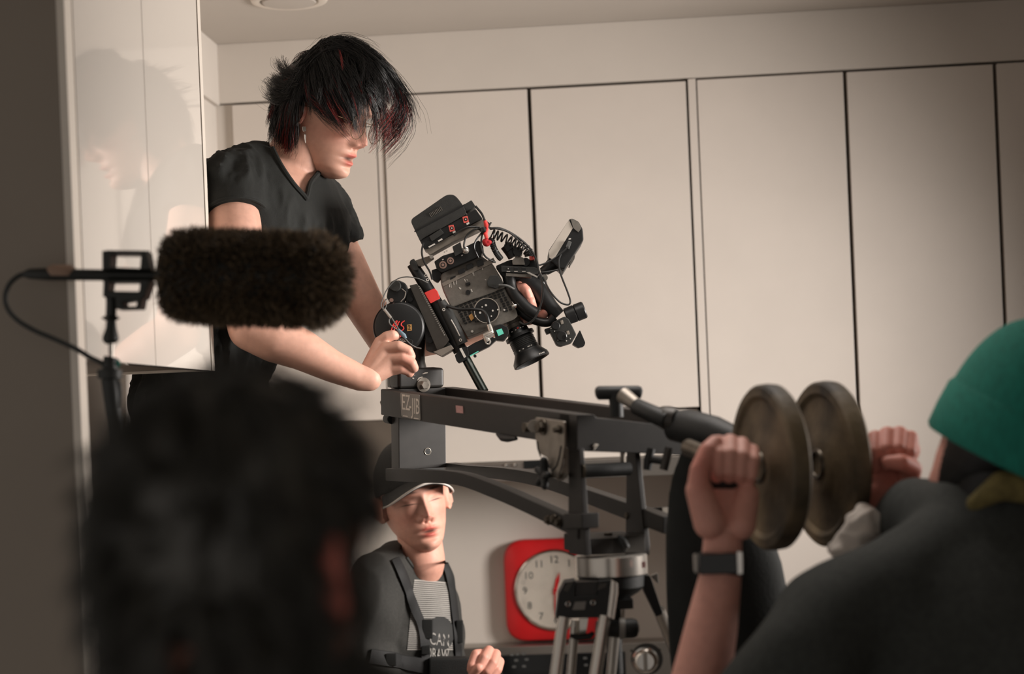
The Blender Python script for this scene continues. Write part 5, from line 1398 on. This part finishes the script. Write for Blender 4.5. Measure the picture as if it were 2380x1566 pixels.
# combed locks: families of curves drawn between two border locks, laid on the head
AI = HA  # rows: local axes
def lay(px, py, lift, dmiss):
    """point over pixel px,py on the inflated skull (or at distance dmiss outside its outline)"""
    r = RT * ((px - CX) / F) + UP * ((CY - py) / F) + FW
    o = AI @ (np.array(CAMP) - np.array(hc)) / 0.985; dd = AI @ np.array(r) / 0.985
    R_ = ER + lift
    o2 = (o - C0) / R_; d2 = dd / R_
    a = d2 @ d2; b = o2 @ d2; c = o2 @ o2 - 1; disc = b * b - a * c
    t = (-b - math.sqrt(disc)) / a if disc > 0 else -b / a
    if disc <= 0 and dmiss: t = t * 0.4 + dmiss * 0.6
    return np.array(CAMP + r * t)
fam = [  # A, B, count, lift0, lift1, red share, distance beyond the outline
    ([(900, 100), (1050, 112), (1200, 212), (1310, 330), (1385, 440), (1425, 540)], [(930, 130), (1050, 200), (1150, 310), (1195, 390), (1195, 450), (1165, 520)], 46, 0.020, 0.016, 0.10, 3.40),
    ([(890, 110), (970, 220), (1070, 350), (1130, 460), (1140, 570), (1110, 690)], [(800, 170), (825, 290), (875, 410), (930, 520), (990, 610), (1060, 730)], 54, 0.022, 0.010, 0.06, 3.38),
    ([(800, 170), (810, 300), (850, 430), (900, 540), (950, 640), (1020, 730)], [(740, 260), (725, 370), (725, 470), (750, 550), (820, 610), (900, 670)], 46, 0.020, 0.006, 0.28, 3.38),
    ([(860, 110), (760, 205), (690, 300), (645, 370), (590, 400), (505, 345)], [(770, 220), (690, 340), (625, 450), (575, 520), (520, 550), (452, 505)], 40, 0.020, 0.016, 0.02, 3.44),
    ([(700, 300), (620, 430), (555, 560), (515, 690), (500, 790), (462, 835)], [(690, 470), (655, 580), (650, 690), (655, 790), (645, 890), (605, 980)], 64, 0.014, 0.010, 0.30, 3.43),
    ([(1250, 250), (1380, 420), (1462, 560), (1470, 680), (1405, 800), (1300, 905)], [(1220, 270), (1320, 420), (1390, 540), (1415, 650), (1385, 760), (1300, 870)], 26, 0.026, 0.030, 0.30, 3.43),
    ([(1180, 400), (1260, 500), (1310, 590), (1340, 680), (1335, 760), (1300, 820)], [(1150, 480), (1190, 570), (1205, 660), (1200, 750), (1188, 830), (1160, 890)], 9, 0.020, 0.022, 0.75, 3.39),
    ([(700, 260), (790, 175), (885, 108), (985, 88), (1085, 108), (1160, 160)], [(720, 330), (800, 240), (900, 180), (1000, 170), (1100, 220), (1200, 300)], 34, 0.024, 0.024, 0.0, 3.42),
    ([(680, 310), (625, 345), (585, 330), (545, 280), (528, 240), (522, 222)], [(690, 340), (640, 370), (590, 360), (560, 320), (535, 280), (528, 262)], 7, 0.02, 0.02, 0.0, 3.44),
    ([(660, 380), (600, 400), (560, 395), (525, 375), (505, 345), (498, 315)], [(650, 440), (590, 450), (540, 440), (500, 420), (470, 395), (455, 440)], 14, 0.02, 0.02, 0.0, 3.44),
    ([(620, 470), (560, 490), (520, 490), (480, 470), (455, 450), (443, 432)], [(600, 560), (550, 580), (510, 580), (480, 565), (460, 545), (445, 520)], 14, 0.02, 0.02, 0.0, 3.44),
    ([(910, 98), (810, 140), (740, 200), (680, 270), (640, 340), (610, 420)], [(870, 130), (800, 200), (750, 280), (715, 360), (690, 440), (670, 520)], 40, 0.020, 0.014, 0.0, 3.43),
    ([(1000, 100), (1120, 140), (1240, 210), (1340, 330), (1430, 440), (1505, 520)], [(1050, 110), (1180, 180), (1300, 290), (1390, 400), (1460, 510), (1490, 640)], 8, 0.03, 0.04, 0.0, 3.42),
]
q2 = lambda x, y: (480 + x / 3.133, 60 + y / 3.133)
guides = []; grd = []
for A_, B_, cnt, l0, l1, share, dm in fam:
    A_ = np.array(A_, float); B_ = np.array(B_, float); k = len(A_)
    for _ in range(cnt):
        w_ = rng.random()
        c = A_ * (1 - w_) + B_ * w_ + np.cumsum(rng.normal(size=(k, 2)) * 6, axis=0)
        c = c[0] + (c - c[0]) * (0.80 + 0.22 * rng.random())
        c = np.array(spline(c, 3))[:12 + 4]
        lj = rng.random() * 0.012
        pts = [lay(*q2(*p), l0 + (l1 - l0) * i / (len(c) - 1) + lj, dm) for i, p in enumerate(c)]
        guides.append(np.array(pts)[np.linspace(0, len(pts) - 1, 14).round().astype(int)])
        grd.append(rng.random() < share)
GL = np.array(guides); grd = np.array(grd)
GW = np.stack([np.stack([np.interp(np.linspace(0, 11, 14), np.arange(12), g[:, a]) for a in range(3)], -1) for g in GW])
ALL = np.concatenate([GW, GL]); RED = np.concatenate([rng.random(NG) < 0.06, grd])
PER = 16
S = clump_strands(ALL, PER, 0.0062, 0.0022, 0.0022)
rd = np.repeat(RED, PER) & (rng.random(len(S)) < 0.8)
colr = np.where((rng.random(len(S)) < 0.5)[:, None], red1, red2)
kt = smoothstep(np.linspace(0, 1, 14), 0.25, 0.7)[None, :, None]
tint = np.where(rd[:, None, None], blk[None, None] * (1 - kt) + colr[:, None] * kt, np.tile(blk, (len(S), 14, 1)))
strands('hair', S, 0.00052, 'hair', pm, tint, label='shaggy black hair with red streaks')
fly = clump_strands(GL[rng.integers(0, len(GL), 150)], 1, 0.012, 0.014, 0.009)
strands('stray_hair', fly, 0.00022, 'hair', pm, np.tile(blk, (len(fly), 1)))
# glasses and earring
gl_ = M()
for s in (-1, 1):
    c = HL([[0.033 * s, 0.100, -0.006]])[0]
    M().ring(c, HL([[0, 1, 0]])[0] - HL([[0, 0, 0]])[0], 0.0235, 0.0007, 48, 6).build('glasses_rim', 'wire_gold', pm)
    M().lathe(c, HL([[0, 1, 0]])[0] - HL([[0, 0, 0]])[0], [(0, 0.0228), (0.0008, 0.0228)], 40).build('glasses_lens', 'lens_clear', pm)
    M().tube([Vector(q) for q in HL([[0.056 * s, 0.098, 0.0], [0.071 * s, 0.085, 0.002], [0.078 * s, 0.02, 0.004], [0.078 * s, -0.012, 0.0]])], 0.0007, 6).build('glasses_temple', 'wire_gold', pm)
M().tube([Vector(q) for q in HL([[-0.011, 0.103, -0.002], [0, 0.107, 0.001], [0.011, 0.103, -0.002]])], 0.0008, 6).build('glasses_bridge', 'wire_gold', pm)
dE = 3.335
er = M().pp([(702, 294), (711, 294), (712, 305), (704, 306)], dE, 0.005, 2).build('earring', 'chrome', pm, bevel=0.0006)
M().ring(P(709, 310, dE + 0.002), FW, 0.0017, 0.0005, 16, 6).build('link', 'chrome', er)
M().tube([P(708.5, 313, dE + 0.002), P(709, 322, dE + 0.002), P(710, 333, dE + 0.002)], [0.0022, 0.0016, 0.0004], 10).build('spike', 'chrome', er)
# ------------------------------------------------------------------ the person in a cap behind the jib
SK2, LP2 = (214, 158, 138), (196, 96, 84)
dC = 3.95
pc = person('person in dark cap, printed tee and black harness, standing behind the jib', Vector((P(945, 1450, dC).x, P(945, 1450, dC).y, 0)))
hc2 = P(962, 1160, dC)
HL2, HA2 = pose(17, 2, 12, hc2, 0.98)
hv2, hf2, ht2 = head_grid(SK2, LP2, open_=0.0022, nose=1.0, jaw=1.06)
up_ = (hv2[:, 2] > 0.03) & (hv2[:, 1] < 0.06) | ((hv2[:, 1] < -0.01) & (hv2[:, 2] > -0.03))
ht2[up_] = np.array(L3((30, 26, 24))[:3])
parts = [(HL2(hv2), hf2, ht2)]
for sg in (1, -1):
    e_ = np.array(ev) * np.array([sg, 1, 1])
    parts.append((HL2(e_), [q[::sg] for q in ef], fill(ev, SK2)))
mm = M()
mm.chain([HL2([[0, -0.02, -0.04]])[0], P(985, 1300, dC), P(972, 1370, dC + 0.07)], [0.050, 0.047, 0.050])
mm.ell(P(945, 1410, dC + 0.05), (0.07, 0.05, 0.06), (RT, FW, UP))
mm.chain([P(950, 1390, dC + 0.05), P(878, 1360, dC - 0.03), P(855, 1480, dC - 0.08), P(900, 1640, dC - 0.10), P(1065, 1690, 3.84)], [0.05, 0.045, 0.04, 0.034, 0.03])
# hand in front of the control panel
Wc = P(1105, 1600, 3.80)
mm2 = M()
for K_ in ((1120, 1520), (1136, 1512), (1152, 1520), (1160, 1538)):
    mm2.cap(Wc, 0.022, P(*K_, 3.80), 0.0115, 16)
for ch_ in ([(1118, 1520, 3.80), (1106, 1520, 3.785), (1096, 1545, 3.775), (1094, 1556, 3.775)], [(1136, 1512, 3.80), (1126, 1528, 3.775), (1116, 1550, 3.77), (1110, 1560, 3.775)], [(1152, 1520, 3.80), (1146, 1540, 3.775), (1132, 1558, 3.77), (1124, 1564, 3.775)], [(1160, 1538, 3.80), (1156, 1556, 3.78), (1144, 1572, 3.775)], [(1104, 1590, 3.79), (1100, 1565, 3.775), (1112, 1552, 3.765)]):
    mm2.chain([P(*c) for c in ch_], [0.0115, 0.0105, 0.0095, 0.0085][:len(ch_)], 16)
mm2.cap(P(1060, 1680, 3.84), 0.034, Wc, 0.024)
v_, f_, _n = remesh(mm, 0.004, 8); parts.append((v_, f_, fill(v_, SK2)))
v_, f_, _n = remesh(mm2, 0.0018, 4); parts.append((v_, f_, fill(v_, (212, 150, 132))))
V, Fs, T = join_skin(parts)
solid('body', V, Fs, 'skin', pc, T)
# tee
mm = M()
CXa = RT * 0.80 + FW * 0.6; CYa = RT * 0.6 - FW * 0.8
mm.ell(P(942, 1440, dC + 0.03), (0.135, 0.098, 0.125), (CXa, CYa, UP))
for s in np.linspace(0, 1, 5):
    mm.ell(P(945, 1480 + 260 * s, dC + 0.03), (0.142, 0.102, 0.09), (CXa, CYa, UP))
mm.chain([P(955, 1330, dC + 0.03), P(905, 1340, dC)], [0.055, 0.055])
mm.chain([P(925, 1320, dC + 0.01), P(878, 1352, dC - 0.04), P(862, 1430, dC - 0.07), P(850, 1500, dC - 0.08)], [0.058, 0.068, 0.062, 0.056])
mm.chain([P(1000, 1350, dC + 0.05), P(1022, 1400, dC + 0.11)], [0.05, 0.046])
mm.chain([P(850, 1490, dC - 0.08), P(900, 1640, dC - 0.10), P(1065, 1690, 3.84)], [0.054, 0.048, 0.040])
v, f, n = remesh(mm, 0.0055, 9)
v = noise_disp(v, n, 0.008, 16, (1, 1, 0.5), 1.0)
v = crease(v, n, 0.004, 15, (1, 1, 0.4), 5.0)
x_, y_, d_ = proj(v)
cut = in_poly(x_, y_, [(930, 1270), (962, 1318), (990, 1338), (1008, 1332), (1026, 1300), (1040, 1250)]) & (d_ < dC + 0.08)
bv = bvh_of(v, f)
v, f, kp = drop(v, f, cut)
tee = solid('t_shirt', v, f, 'tee_charcoal', pc)
so = tee.modifiers.new('cloth', 'SOLIDIFY'); so.thickness = 0.003; so.offset = -1
M().tube([cast(bv, x, y, 0.001, 3.9) for x, y in spline([(944, 1296), (962, 1320), (988, 1339), (1007, 1334), (1022, 1312)], 4)], 0.004, 8).build('collar', 'tee_charcoal', pc)
# striped print with a dark disc and lettering
prn = patch(bv, 0, 1, 0, 1, 14, 20, 0.0012, lambda s, t: ((962 - 16 * t) * (1 - s) + (1042 + 10 * t) * s, 1347 + 6 * s + (163 - 6 * s) * t)).build('print', 'shirt_print', pc, label='pale striped rectangle printed on the tee')
for k in range(34):
    t0 = 0.03 + k * 0.0285
    xl, xr = 962 - 16 * t0, 1042 + 10 * t0
    ribbon(bv, [(xl, 1347 + 163 * t0), ((xl + xr) / 2, 1350 + 160 * t0), (xr, 1353 + 157 * t0)], 1.5, 0.0016, 0.0002, 4).build('print_stripe', 'shirt_ink', prn)
dv = [cast(bv, 1021, 1472, 0.0028, 3.85)]; df = []
for j in range(1, 7):
    dv += [cast(bv, 1021 + 32 * j / 6 * math.cos(a), 1472 + 40 * j / 6 * math.sin(a), 0.0028, 3.85) for a in np.linspace(0, 2 * math.pi, 40, endpoint=False)]
    b0 = 1 + (j - 1) * 40
    for i in range(40):
        i2 = (i + 1) % 40
        df.append((0, b0 + i, b0 + i2) if j == 1 else (b0 - 40 + i, b0 + i, b0 + i2, b0 - 40 + i2))
M().add(dv, df).build('print_disc', 'shirt_ink', prn)
text_on(bv, 'I CAN', 1014, 1485, 54, 27, 0.0034, 'shirt_print', prn, 6)
text_on(bv, 'DRAW', 1016, 1519, 50, 26, 0.0034, 'shirt_print', prn, 6)
# harness
for path, w in (([(918, 1300), (938, 1345), (962, 1410), (978, 1450), (985, 1490), (990, 1540), (992, 1600)], 19), ([(1028, 1306), (1040, 1330), (1048, 1370), (1054, 1420), (1060, 1470), (1064, 1530)], 15), ([(860, 1525), (920, 1535), (980, 1545), (1040, 1552)], 34)):
    ribbon(bv, path, w, 0.004, 0.003).build('harness_strap', 'webbing', pc)
for x, y, w, h in ((990, 1462, 12, 22), (1062, 1468, 8, 26), (905, 1535, 12, 14), (985, 1508, 10, 10)):
    M().box(cast(bv, x, y, 0.008, 3.85), (w / 1063.0, 0.006, h / 1063.0), (RT, FW, UP)).build('buckle', 'rubber', pc, bevel=0.002)
M().box(cast(bv, 1022, 1550, 0.03, 3.8), (0.045, 0.02, 0.022), (RT, FW, UP)).build('chest_pack', 'rubber', pc, bevel=0.006)
M().box(cast(bv, 1034, 1545, 0.055, 3.8), (0.004, 0.001, 0.007), (RT, FW, UP)).build('pack_light', 'blue_plastic', pc)
# trousers and shoes
mm = M(); hz = 0.92
o_ = P(945, 1740, dC + 0.03)
mm.ell(o_, (0.15, 0.11, 0.13), (CXa, CYa, UP))
for s in (-1, 1):
    h0 = o_ + CXa * 0.08 * s - UP0 * 0.05
    mm.chain([h0, Vector((h0.x, h0.y, h0.z * 0.5)) + CYa * 0.02, Vector((h0.x, h0.y, 0.07))], [0.088, 0.062, 0.05])
    M().cap(Vector((h0.x, h0.y, 0.045)) - CYa * 0.05, 0.042, Vector((h0.x, h0.y, 0.038)) + CYa * 0.12, 0.035).build('shoe', 'rubber', pc)
v, f, n = remesh(mm, 0.008, 10)
solid('trousers', v, f, 'trouser', pc)
# cap: panelled dome and curved peak with white piping
cv = []; cf = []; nu, nv = 48, 16
for j in range(nv + 1):
    ph = math.pi / 2 * j / nv
    for i in range(nu):
        a = 2 * math.pi * i / nu
        seam = 1 + 0.006 * abs(math.sin(3 * a))
        cv.append((0.083 * math.cos(ph) ** 0.8 * math.cos(a) * seam, -0.006 + 0.102 * math.cos(ph) ** 0.8 * math.sin(a) * seam, 0.036 + 0.100 * math.sin(ph) - 0.030 * (1 - math.sin(a)) * 0.5 * math.cos(ph) ** 2))
for j in range(nv):
    for i in range(nu):
        cf.append((j * nu + i, j * nu + (i + 1) % nu, (j + 1) * nu + (i + 1) % nu, (j + 1) * nu + i))
capd = solid('cap_crown', HL2(cv), cf, 'cap_cloth', pc)
so = capd.modifiers.new('cloth', 'SOLIDIFY'); so.thickness = 0.003
def peak(s, t):
    """s -1..1 across, t 0..1 outwards"""
    x = 0.078 * s
    y0 = 0.095 * math.sqrt(max(0, 1 - (x / 0.084) ** 2)) - 0.006
    ln = 0.066 * math.sqrt(max(0, 1 - abs(s) ** 2.6))
    return (x * (1 + 0.02 * t), y0 + ln * t, 0.050 - 0.026 * s * s - 0.012 * t - 0.014 * s * s * t)
pv = [peak(-1 + 2 * i / 32, j / 10) for j in range(11) for i in range(33)]
pf_ = [(j * 33 + i, j * 33 + i + 1, (j + 1) * 33 + i + 1, (j + 1) * 33 + i) for j in range(10) for i in range(32)]
pk = solid('cap_peak', HL2(pv), pf_, 'cap_cloth', pc)
so = pk.modifiers.new('cloth', 'SOLIDIFY'); so.thickness = 0.004
M().tube([Vector(q) for q in HL2([peak(-1 + 2 * i / 40, 1.0) for i in range(41)])], 0.0022, 8).build('cap_piping', 'white_piping', pc, label='white edge of the cap peak')
M().ell(HL2([[0, -0.006, 0.139]])[0], (0.008, 0.008, 0.004)).build('cap_button', 'cap_cloth', pc)

# ------------------------------------------------------------------ blurred head in the left foreground
dF = 1.16
SK3 = (186, 130, 112)
pf3 = person('very blurred dark haired person close to the lens at lower left, seen from behind', Vector((P(560, 1500, dF).x, P(560, 1500, dF).y, 0)))
hc3 = P(578, 1312, dF)
HL3, HA3 = pose(150, 4, 2, hc3, 0.98)
hv3, hf3, ht3 = head_grid(SK3, (180, 96, 84))
sc3 = scalp(hv3) | ((hv3[:, 1] < 0.01) & (hv3[:, 2] > -0.085))
ht3[sc3] = np.array(L3((66, 64, 59))[:3])
parts = [(HL3(hv3), hf3, ht3)]
for sg in (1, -1):
    e_ = np.array(ev) * np.array([sg, 1, 1])
    parts.append((HL3(e_), [q[::sg] for q in ef], fill(ev, (196, 112, 98))))
mm = M().chain([HL3([[0, -0.02, -0.03]])[0], P(575, 1560, dF + 0.02), P(590, 1760, dF + 0.01)], [0.055, 0.056, 0.066])
mm.chain([HL3([[0, 0.05, -0.09]])[0], P(680, 1680, dF + 0.06)], [0.03, 0.045])
v_, f_, _n = remesh(mm, 0.005, 8); parts.append((v_, f_, fill(v_, SK3)))
V, Fs, T = join_skin(parts)
solid('body', V, Fs, 'skin', pf3, T)
mm = M()
mm.ell(P(600, 2060, dF + 0.02), (0.20, 0.11, 0.16), (RT, FW, UP))
mm.chain([P(140, 2000, dF + 0.02), P(590, 1840, dF + 0.02), P(1020, 1980, dF + 0.05)], [0.075, 0.070, 0.075])
mm.ell(P(600, 2500, dF + 0.02), (0.19, 0.11, 0.30), (RT, FW, UP))
o_ = P(600, 3050, dF + 0.02)
mm.ell(o_, (0.18, 0.12, 0.15), (RT, FW, UP))
for s in (-1, 1):
    h0 = o_ + _r0 * 0.085 * s
    mm.chain([h0, Vector((h0.x, h0.y, 0.06))], [0.09, 0.052])
v, f, n = remesh(mm, 0.009, 10)
solid('clothing', v, f, 'jacket_black', pf3)
blk3 = np.array(L3((66, 64, 59))[:3])
C3 = np.array([0, -0.012, 0.008]); E3r = np.array([0.080, 0.100, 0.118])
bs = hv3 + ((hv3 - C3) / E3r ** 2) / np.linalg.norm((hv3 - C3) / E3r ** 2, axis=1, keepdims=True) * 0.005
hb_v, hb_f, _k = drop(HL3(bs), hf3[:-2], ~sc3)
solid('hair_base', hb_v, hb_f, 'hair', pf3, np.tile(blk3, (len(hb_v), 1)))
NG = 520
rt = scalp_roots(hv3, sc3, NG)
nn = (rt - C3) / E3r ** 2; nn /= np.linalg.norm(nn, axis=1, keepdims=True)
tt = rt - np.array([0.0, -0.05, 0.115]); tt -= nn * (tt * nn).sum(1, keepdims=True); tt /= np.linalg.norm(tt, axis=1, keepdims=True) + 1e-6
z = rt[:, 2]
dr_ = tt + nn * 0.40 + rng.normal(size=tt.shape) * 0.35
ln_ = (0.026 + 0.014 * rng.random(NG)) * (1.0 + 0.5 * smoothstep(-z, 0.0, 0.07))
G = grow_hair(rt, dr_, ln_, HA3 @ np.array([0, 0, -1.0]), C3, E3r, 9, 0.14, 1.0, 0.002 + 0.006 * rng.random(NG), 1.6)
S = clump_strands(G, 14, 0.008, 0.004, 0.003)
strands('hair', HL3(S.reshape(-1, 3)).reshape(S.shape), 0.0007, 'hair', pf3, np.tile(blk3, (len(S), 1)), label='bushy black hair')

# ------------------------------------------------------------------ jib operator at the right: beanie, black jacket, raised fists
SK4 = (216, 156, 140)
dO = 2.32
po = person('jib operator in teal beanie and black jacket, seen from behind with raised fists', Vector((P(2200, 1500, dO).x, P(2200, 1500, dO).y, 0)))
hc4 = P(2340, 1008, dO)
HL4, HA4 = pose(205, -10, -20, hc4, 1.02)
hv4, hf4, ht4 = head_grid(SK4, (180, 96, 84))
ht4[(hv4[:, 1] < 0.03)] = np.array(L3((16, 15, 14))[:3])
parts = [(HL4(hv4), hf4, ht4)]
dL = 2.36
mm = M()
mm.chain([HL4([[0, -0.02, -0.03]])[0], P(2320, 1180, dO), P(2300, 1330, dO)], [0.058, 0.060, 0.07])
mm.chain([P(2300, 1330, dO), P(2050, 1420, dO - 0.04), P(1890, 1530, dO - 0.08), P(1760, 1660, dO - 0.06), P(1590, 1720, dL - 0.02)], [0.06, 0.055, 0.05, 0.045, 0.04])
mm.chain([P(2300, 1330, dO), P(2140, 1225, dO + 0.10), P(2040, 1330, 2.50), P(2040, 1240, 2.50)], [0.06, 0.045, 0.03, 0.027])
# left forearm (palm side towards the lens)
mm.chain([P(1590, 1720, dL - 0.02), P(1625, 1600, dL - 0.01), P(1655, 1450, dL), P(1676, 1330, dL + 0.01), P(1680, 1250, dL + 0.015)], [0.040, 0.040, 0.0345, 0.0275, 0.026])
v_, f_, _n = remesh(mm, 0.004, 8); _t = fill(v_, SK4); _x, _y, _d = proj(v_); _t[_x > 2150] = np.array(L3((16, 15, 14))[:3]); parts.append((v_, f_, _t))
hm = M()
for x, r in ((1655, 0.0125), (1685, 0.013), (1715, 0.0125), (1738, 0.0115)):
    hm.cap(P(1680, 1235, dL + 0.015), 0.024, P(x, 1080, dL + 0.055), r + 0.004, 16)
hm.cap(P(1650, 1215, dL), 0.022, P(1625, 1140, dL - 0.005), 0.018, 16)       # thumb base
hm.cap(P(1722, 1220, dL + 0.005), 0.020, P(1735, 1150, dL + 0.02), 0.017, 16)  # heel of the hand
hm.chain([P(1622, 1142, dL - 0.005), P(1626, 1092, dL - 0.008), P(1646, 1048, dL + 0.0), P(1662, 1028, dL + 0.012)], [0.0155, 0.013, 0.0125, 0.010], 16)
for x, y, s in ((1670, 1030, 1.0), (1697, 1028, 1.03), (1724, 1034, 1.0), (1748, 1048, 0.86)):
    hm.chain([P(x - 6, y + 30, dL + 0.06), P(x, y, dL + 0.03), P(x + 1, y + 28 * s, dL - 0.002), P(x - 1, y + 62 * s, dL + 0.0), P(x - 3, y + 78 * s, dL + 0.012)], [0.0125 * s, 0.0115 * s, 0.0108 * s, 0.0098 * s, 0.0085 * s], 16)
v_, f_, _n = remesh(hm, 0.0018, 4)
x_, y_, d_ = proj(v_)
t_ = fill(v_, SK4); rr_ = np.exp(-(((x_ - 1630) / 36) ** 2 + ((y_ - 1080) / 70) ** 2)) * 0.5
parts.append((v_, f_, t_ * (1 - rr_[:, None]) + np.array(L3((206, 112, 98))[:3]) * rr_[:, None]))
# right fist beyond the plates
dR2 = 2.50
hm = M()
hm.chain([P(2040, 1330, dR2), P(2040, 1220, dR2), P(2055, 1150, dR2)], [0.032, 0.027, 0.026])
for x, y, s in ((2034, 1012, 0.95), (2062, 1004, 1.0), (2090, 1003, 1.0), (2116, 1012, 0.92)):
    hm.cap(P(2058, 1140, dR2), 0.024, P(x, y + 34, dR2 + 0.02), 0.014, 16)
    hm.chain([P(x, y + 30, dR2 + 0.02), P(x, y + 6, dR2 - 0.005), P(x - 2, y + 40, dR2 - 0.028), P(x - 2, y + 75, dR2 - 0.02)], [0.0125 * s, 0.012 * s, 0.0112 * s, 0.0095 * s], 16)
hm.chain([P(2105, 1130, dR2 - 0.01), P(2120, 1090, dR2 - 0.03), P(2095, 1075, dR2 - 0.045), P(2065, 1075, dR2 - 0.042)], [0.017, 0.0135, 0.012, 0.010], 16)
v_, f_, _n = remesh(hm, 0.0019, 4); parts.append((v_, f_, fill(v_, (206, 132, 116))))
V, Fs, T = join_skin(parts)
solid('body', V, Fs, 'skin', po, T)
# beanie with turned-up brim
def dome(r, z0, top, nv=18, nu=56, off=0.0):
    vs = []; fs = []
    for j in range(nv + 1):
        s = j / nv; ph = math.pi / 2 * s
        for i in range(nu):
            a = 2 * math.pi * i / nu
            rr__ = math.cos(ph) ** 0.75
            vs.append((r[0] * rr__ * math.cos(a), -0.012 + r[1] * rr__ * math.sin(a), z0 + (top - z0) * math.sin(ph)))
    for j in range(nv):
        for i in range(nu):
            fs.append((j * nu + i, j * nu + (i + 1) % nu, (j + 1) * nu + (i + 1) % nu, (j + 1) * nu + i))
    return vs, fs
cv, cf = dome((0.088, 0.110), 0.02, 0.152)
cr = solid('beanie', HL4(cv), cf, 'teal_knit', po)
so = cr.modifiers.new('knit', 'SOLIDIFY'); so.thickness = 0.004
bvv = []; bff = []
prof_ = [(-0.028, 0.090), (-0.033, 0.096), (-0.028, 0.100), (0.0, 0.1005), (0.030, 0.099), (0.037, 0.095), (0.033, 0.088)]
for (z_, r_) in prof_:
    for i in range(56):
        a = 2 * math.pi * i / 56
        bvv.append((r_ * 0.93 * math.cos(a), -0.012 + r_ * 1.15 * math.sin(a), z_))
for j in range(len(prof_) - 1):
    for i in range(56):
        bff.append((j * 56 + i, j * 56 + (i + 1) % 56, (j + 1) * 56 + (i + 1) % 56, (j + 1) * 56 + i))
solid('beanie_brim', HL4(bvv), bff, 'teal_knit', po)
# jacket: back, shoulders, raised left arm down to the elbow, right sleeve
mm = M()
mm.chain([P(2330, 1180, dO), P(2300, 1260, dO)], [0.066, 0.085])
mm.ell(P(2330, 1560, dO - 0.02), (0.24, 0.14, 0.20), (RT, FW, UP))
mm.ell(P(2180, 1400, dO - 0.02), (0.105, 0.10, 0.09), (RT, FW, UP))
mm.ell(P(2080, 1410, dO - 0.03), (0.10, 0.095, 0.085), (RT, FW, UP))
mm.chain([P(2250, 1290, dO), P(2060, 1390, dO - 0.04), P(1930, 1450, dO - 0.06), P(1880, 1530, dO - 0.08)], [0.085, 0.075, 0.075, 0.075])
mm.chain([P(1880, 1530, dO - 0.08), P(1760, 1660, dO - 0.06), P(1600, 1740, dL - 0.02)], [0.076, 0.062, 0.052])
mm.chain([P(2250, 1230, dO + 0.02), P(2140, 1210, dO + 0.10), P(2075, 1235, dR2)], [0.075, 0.058, 0.046])
mm.chain([P(2330, 1560, dO), P(2330, 2100, dO)], [0.17, 0.16])
o_ = P(2330, 2300, dO)
for s in (-1, 1):
    h0 = o_ + _r0 * 0.09 * s
    mm.chain([h0, Vector((h0.x, h0.y, 0.06))], [0.10, 0.055])
v, f, n = remesh(mm, 0.0075, 12)
v = noise_disp(v, n, 0.010, 10, (1, 1, 1), 2.0)
solid('jacket', v, f, 'jacket_black', po)
mm = M().chain([P(2262, 1170, dO - 0.075), P(2330, 1128, dO - 0.085), P(2420, 1135, dO - 0.085)], [0.010, 0.019, 0.022])
v, f, n = remesh(mm, 0.004, 5)
solid('collar', v, f, 'mustard', po, label='mustard coloured collar')
# wrist watch
wt = thing('wrist_watch', 'black square watch with steel buckle on the raised wrist', 'watch', P(1674, 1310, dL))
wa = (P(1680, 1250, dL + 0.015) - P(1668, 1380, dL + 0.005)).normalized()
wc = P(1674, 1312, dL + 0.008)
M().lathe(wc - wa * 0.013, wa, [(0, 0.0282), (0.001, 0.0305), (0.025, 0.0300), (0.026, 0.0278)], 48).build('strap', 'rubber', wt)
M().pp(rounded([(1624, 1288), (1712, 1284), (1716, 1333), (1626, 1336)], 8), dL - 0.028, 0.012).build('watch_case', 'black_glass', wt, bevel=0.002)
M().pp([(1712, 1280), (1726, 1282), (1727, 1334), (1714, 1336)], dL - 0.022, 0.022, 3).build('buckle', 'chrome', wt, bevel=0.0015)
M().pp([(1614, 1290), (1622, 1288), (1622, 1332), (1616, 1332)], dL - 0.016, 0.02, 3).build('buckle', 'steel', wt, bevel=0.0015)
# white rag hanging behind the plates
mm = M().chain([P(1950, 1280, 2.43), P(1985, 1257, 2.43), P(2008, 1217, 2.43), P(2002, 1192, 2.43)], [0.013, 0.020, 0.022, 0.012])
v, f, n = remesh(mm, 0.003, 4)
v = crease(v, n, 0.005, 45, (1, 1, 1), 4.0)
rag = solid('rag', v, f, 'white_cloth', None)
tag(rag, 'crumpled off-white rag below the rear weight plate', 'cloth')
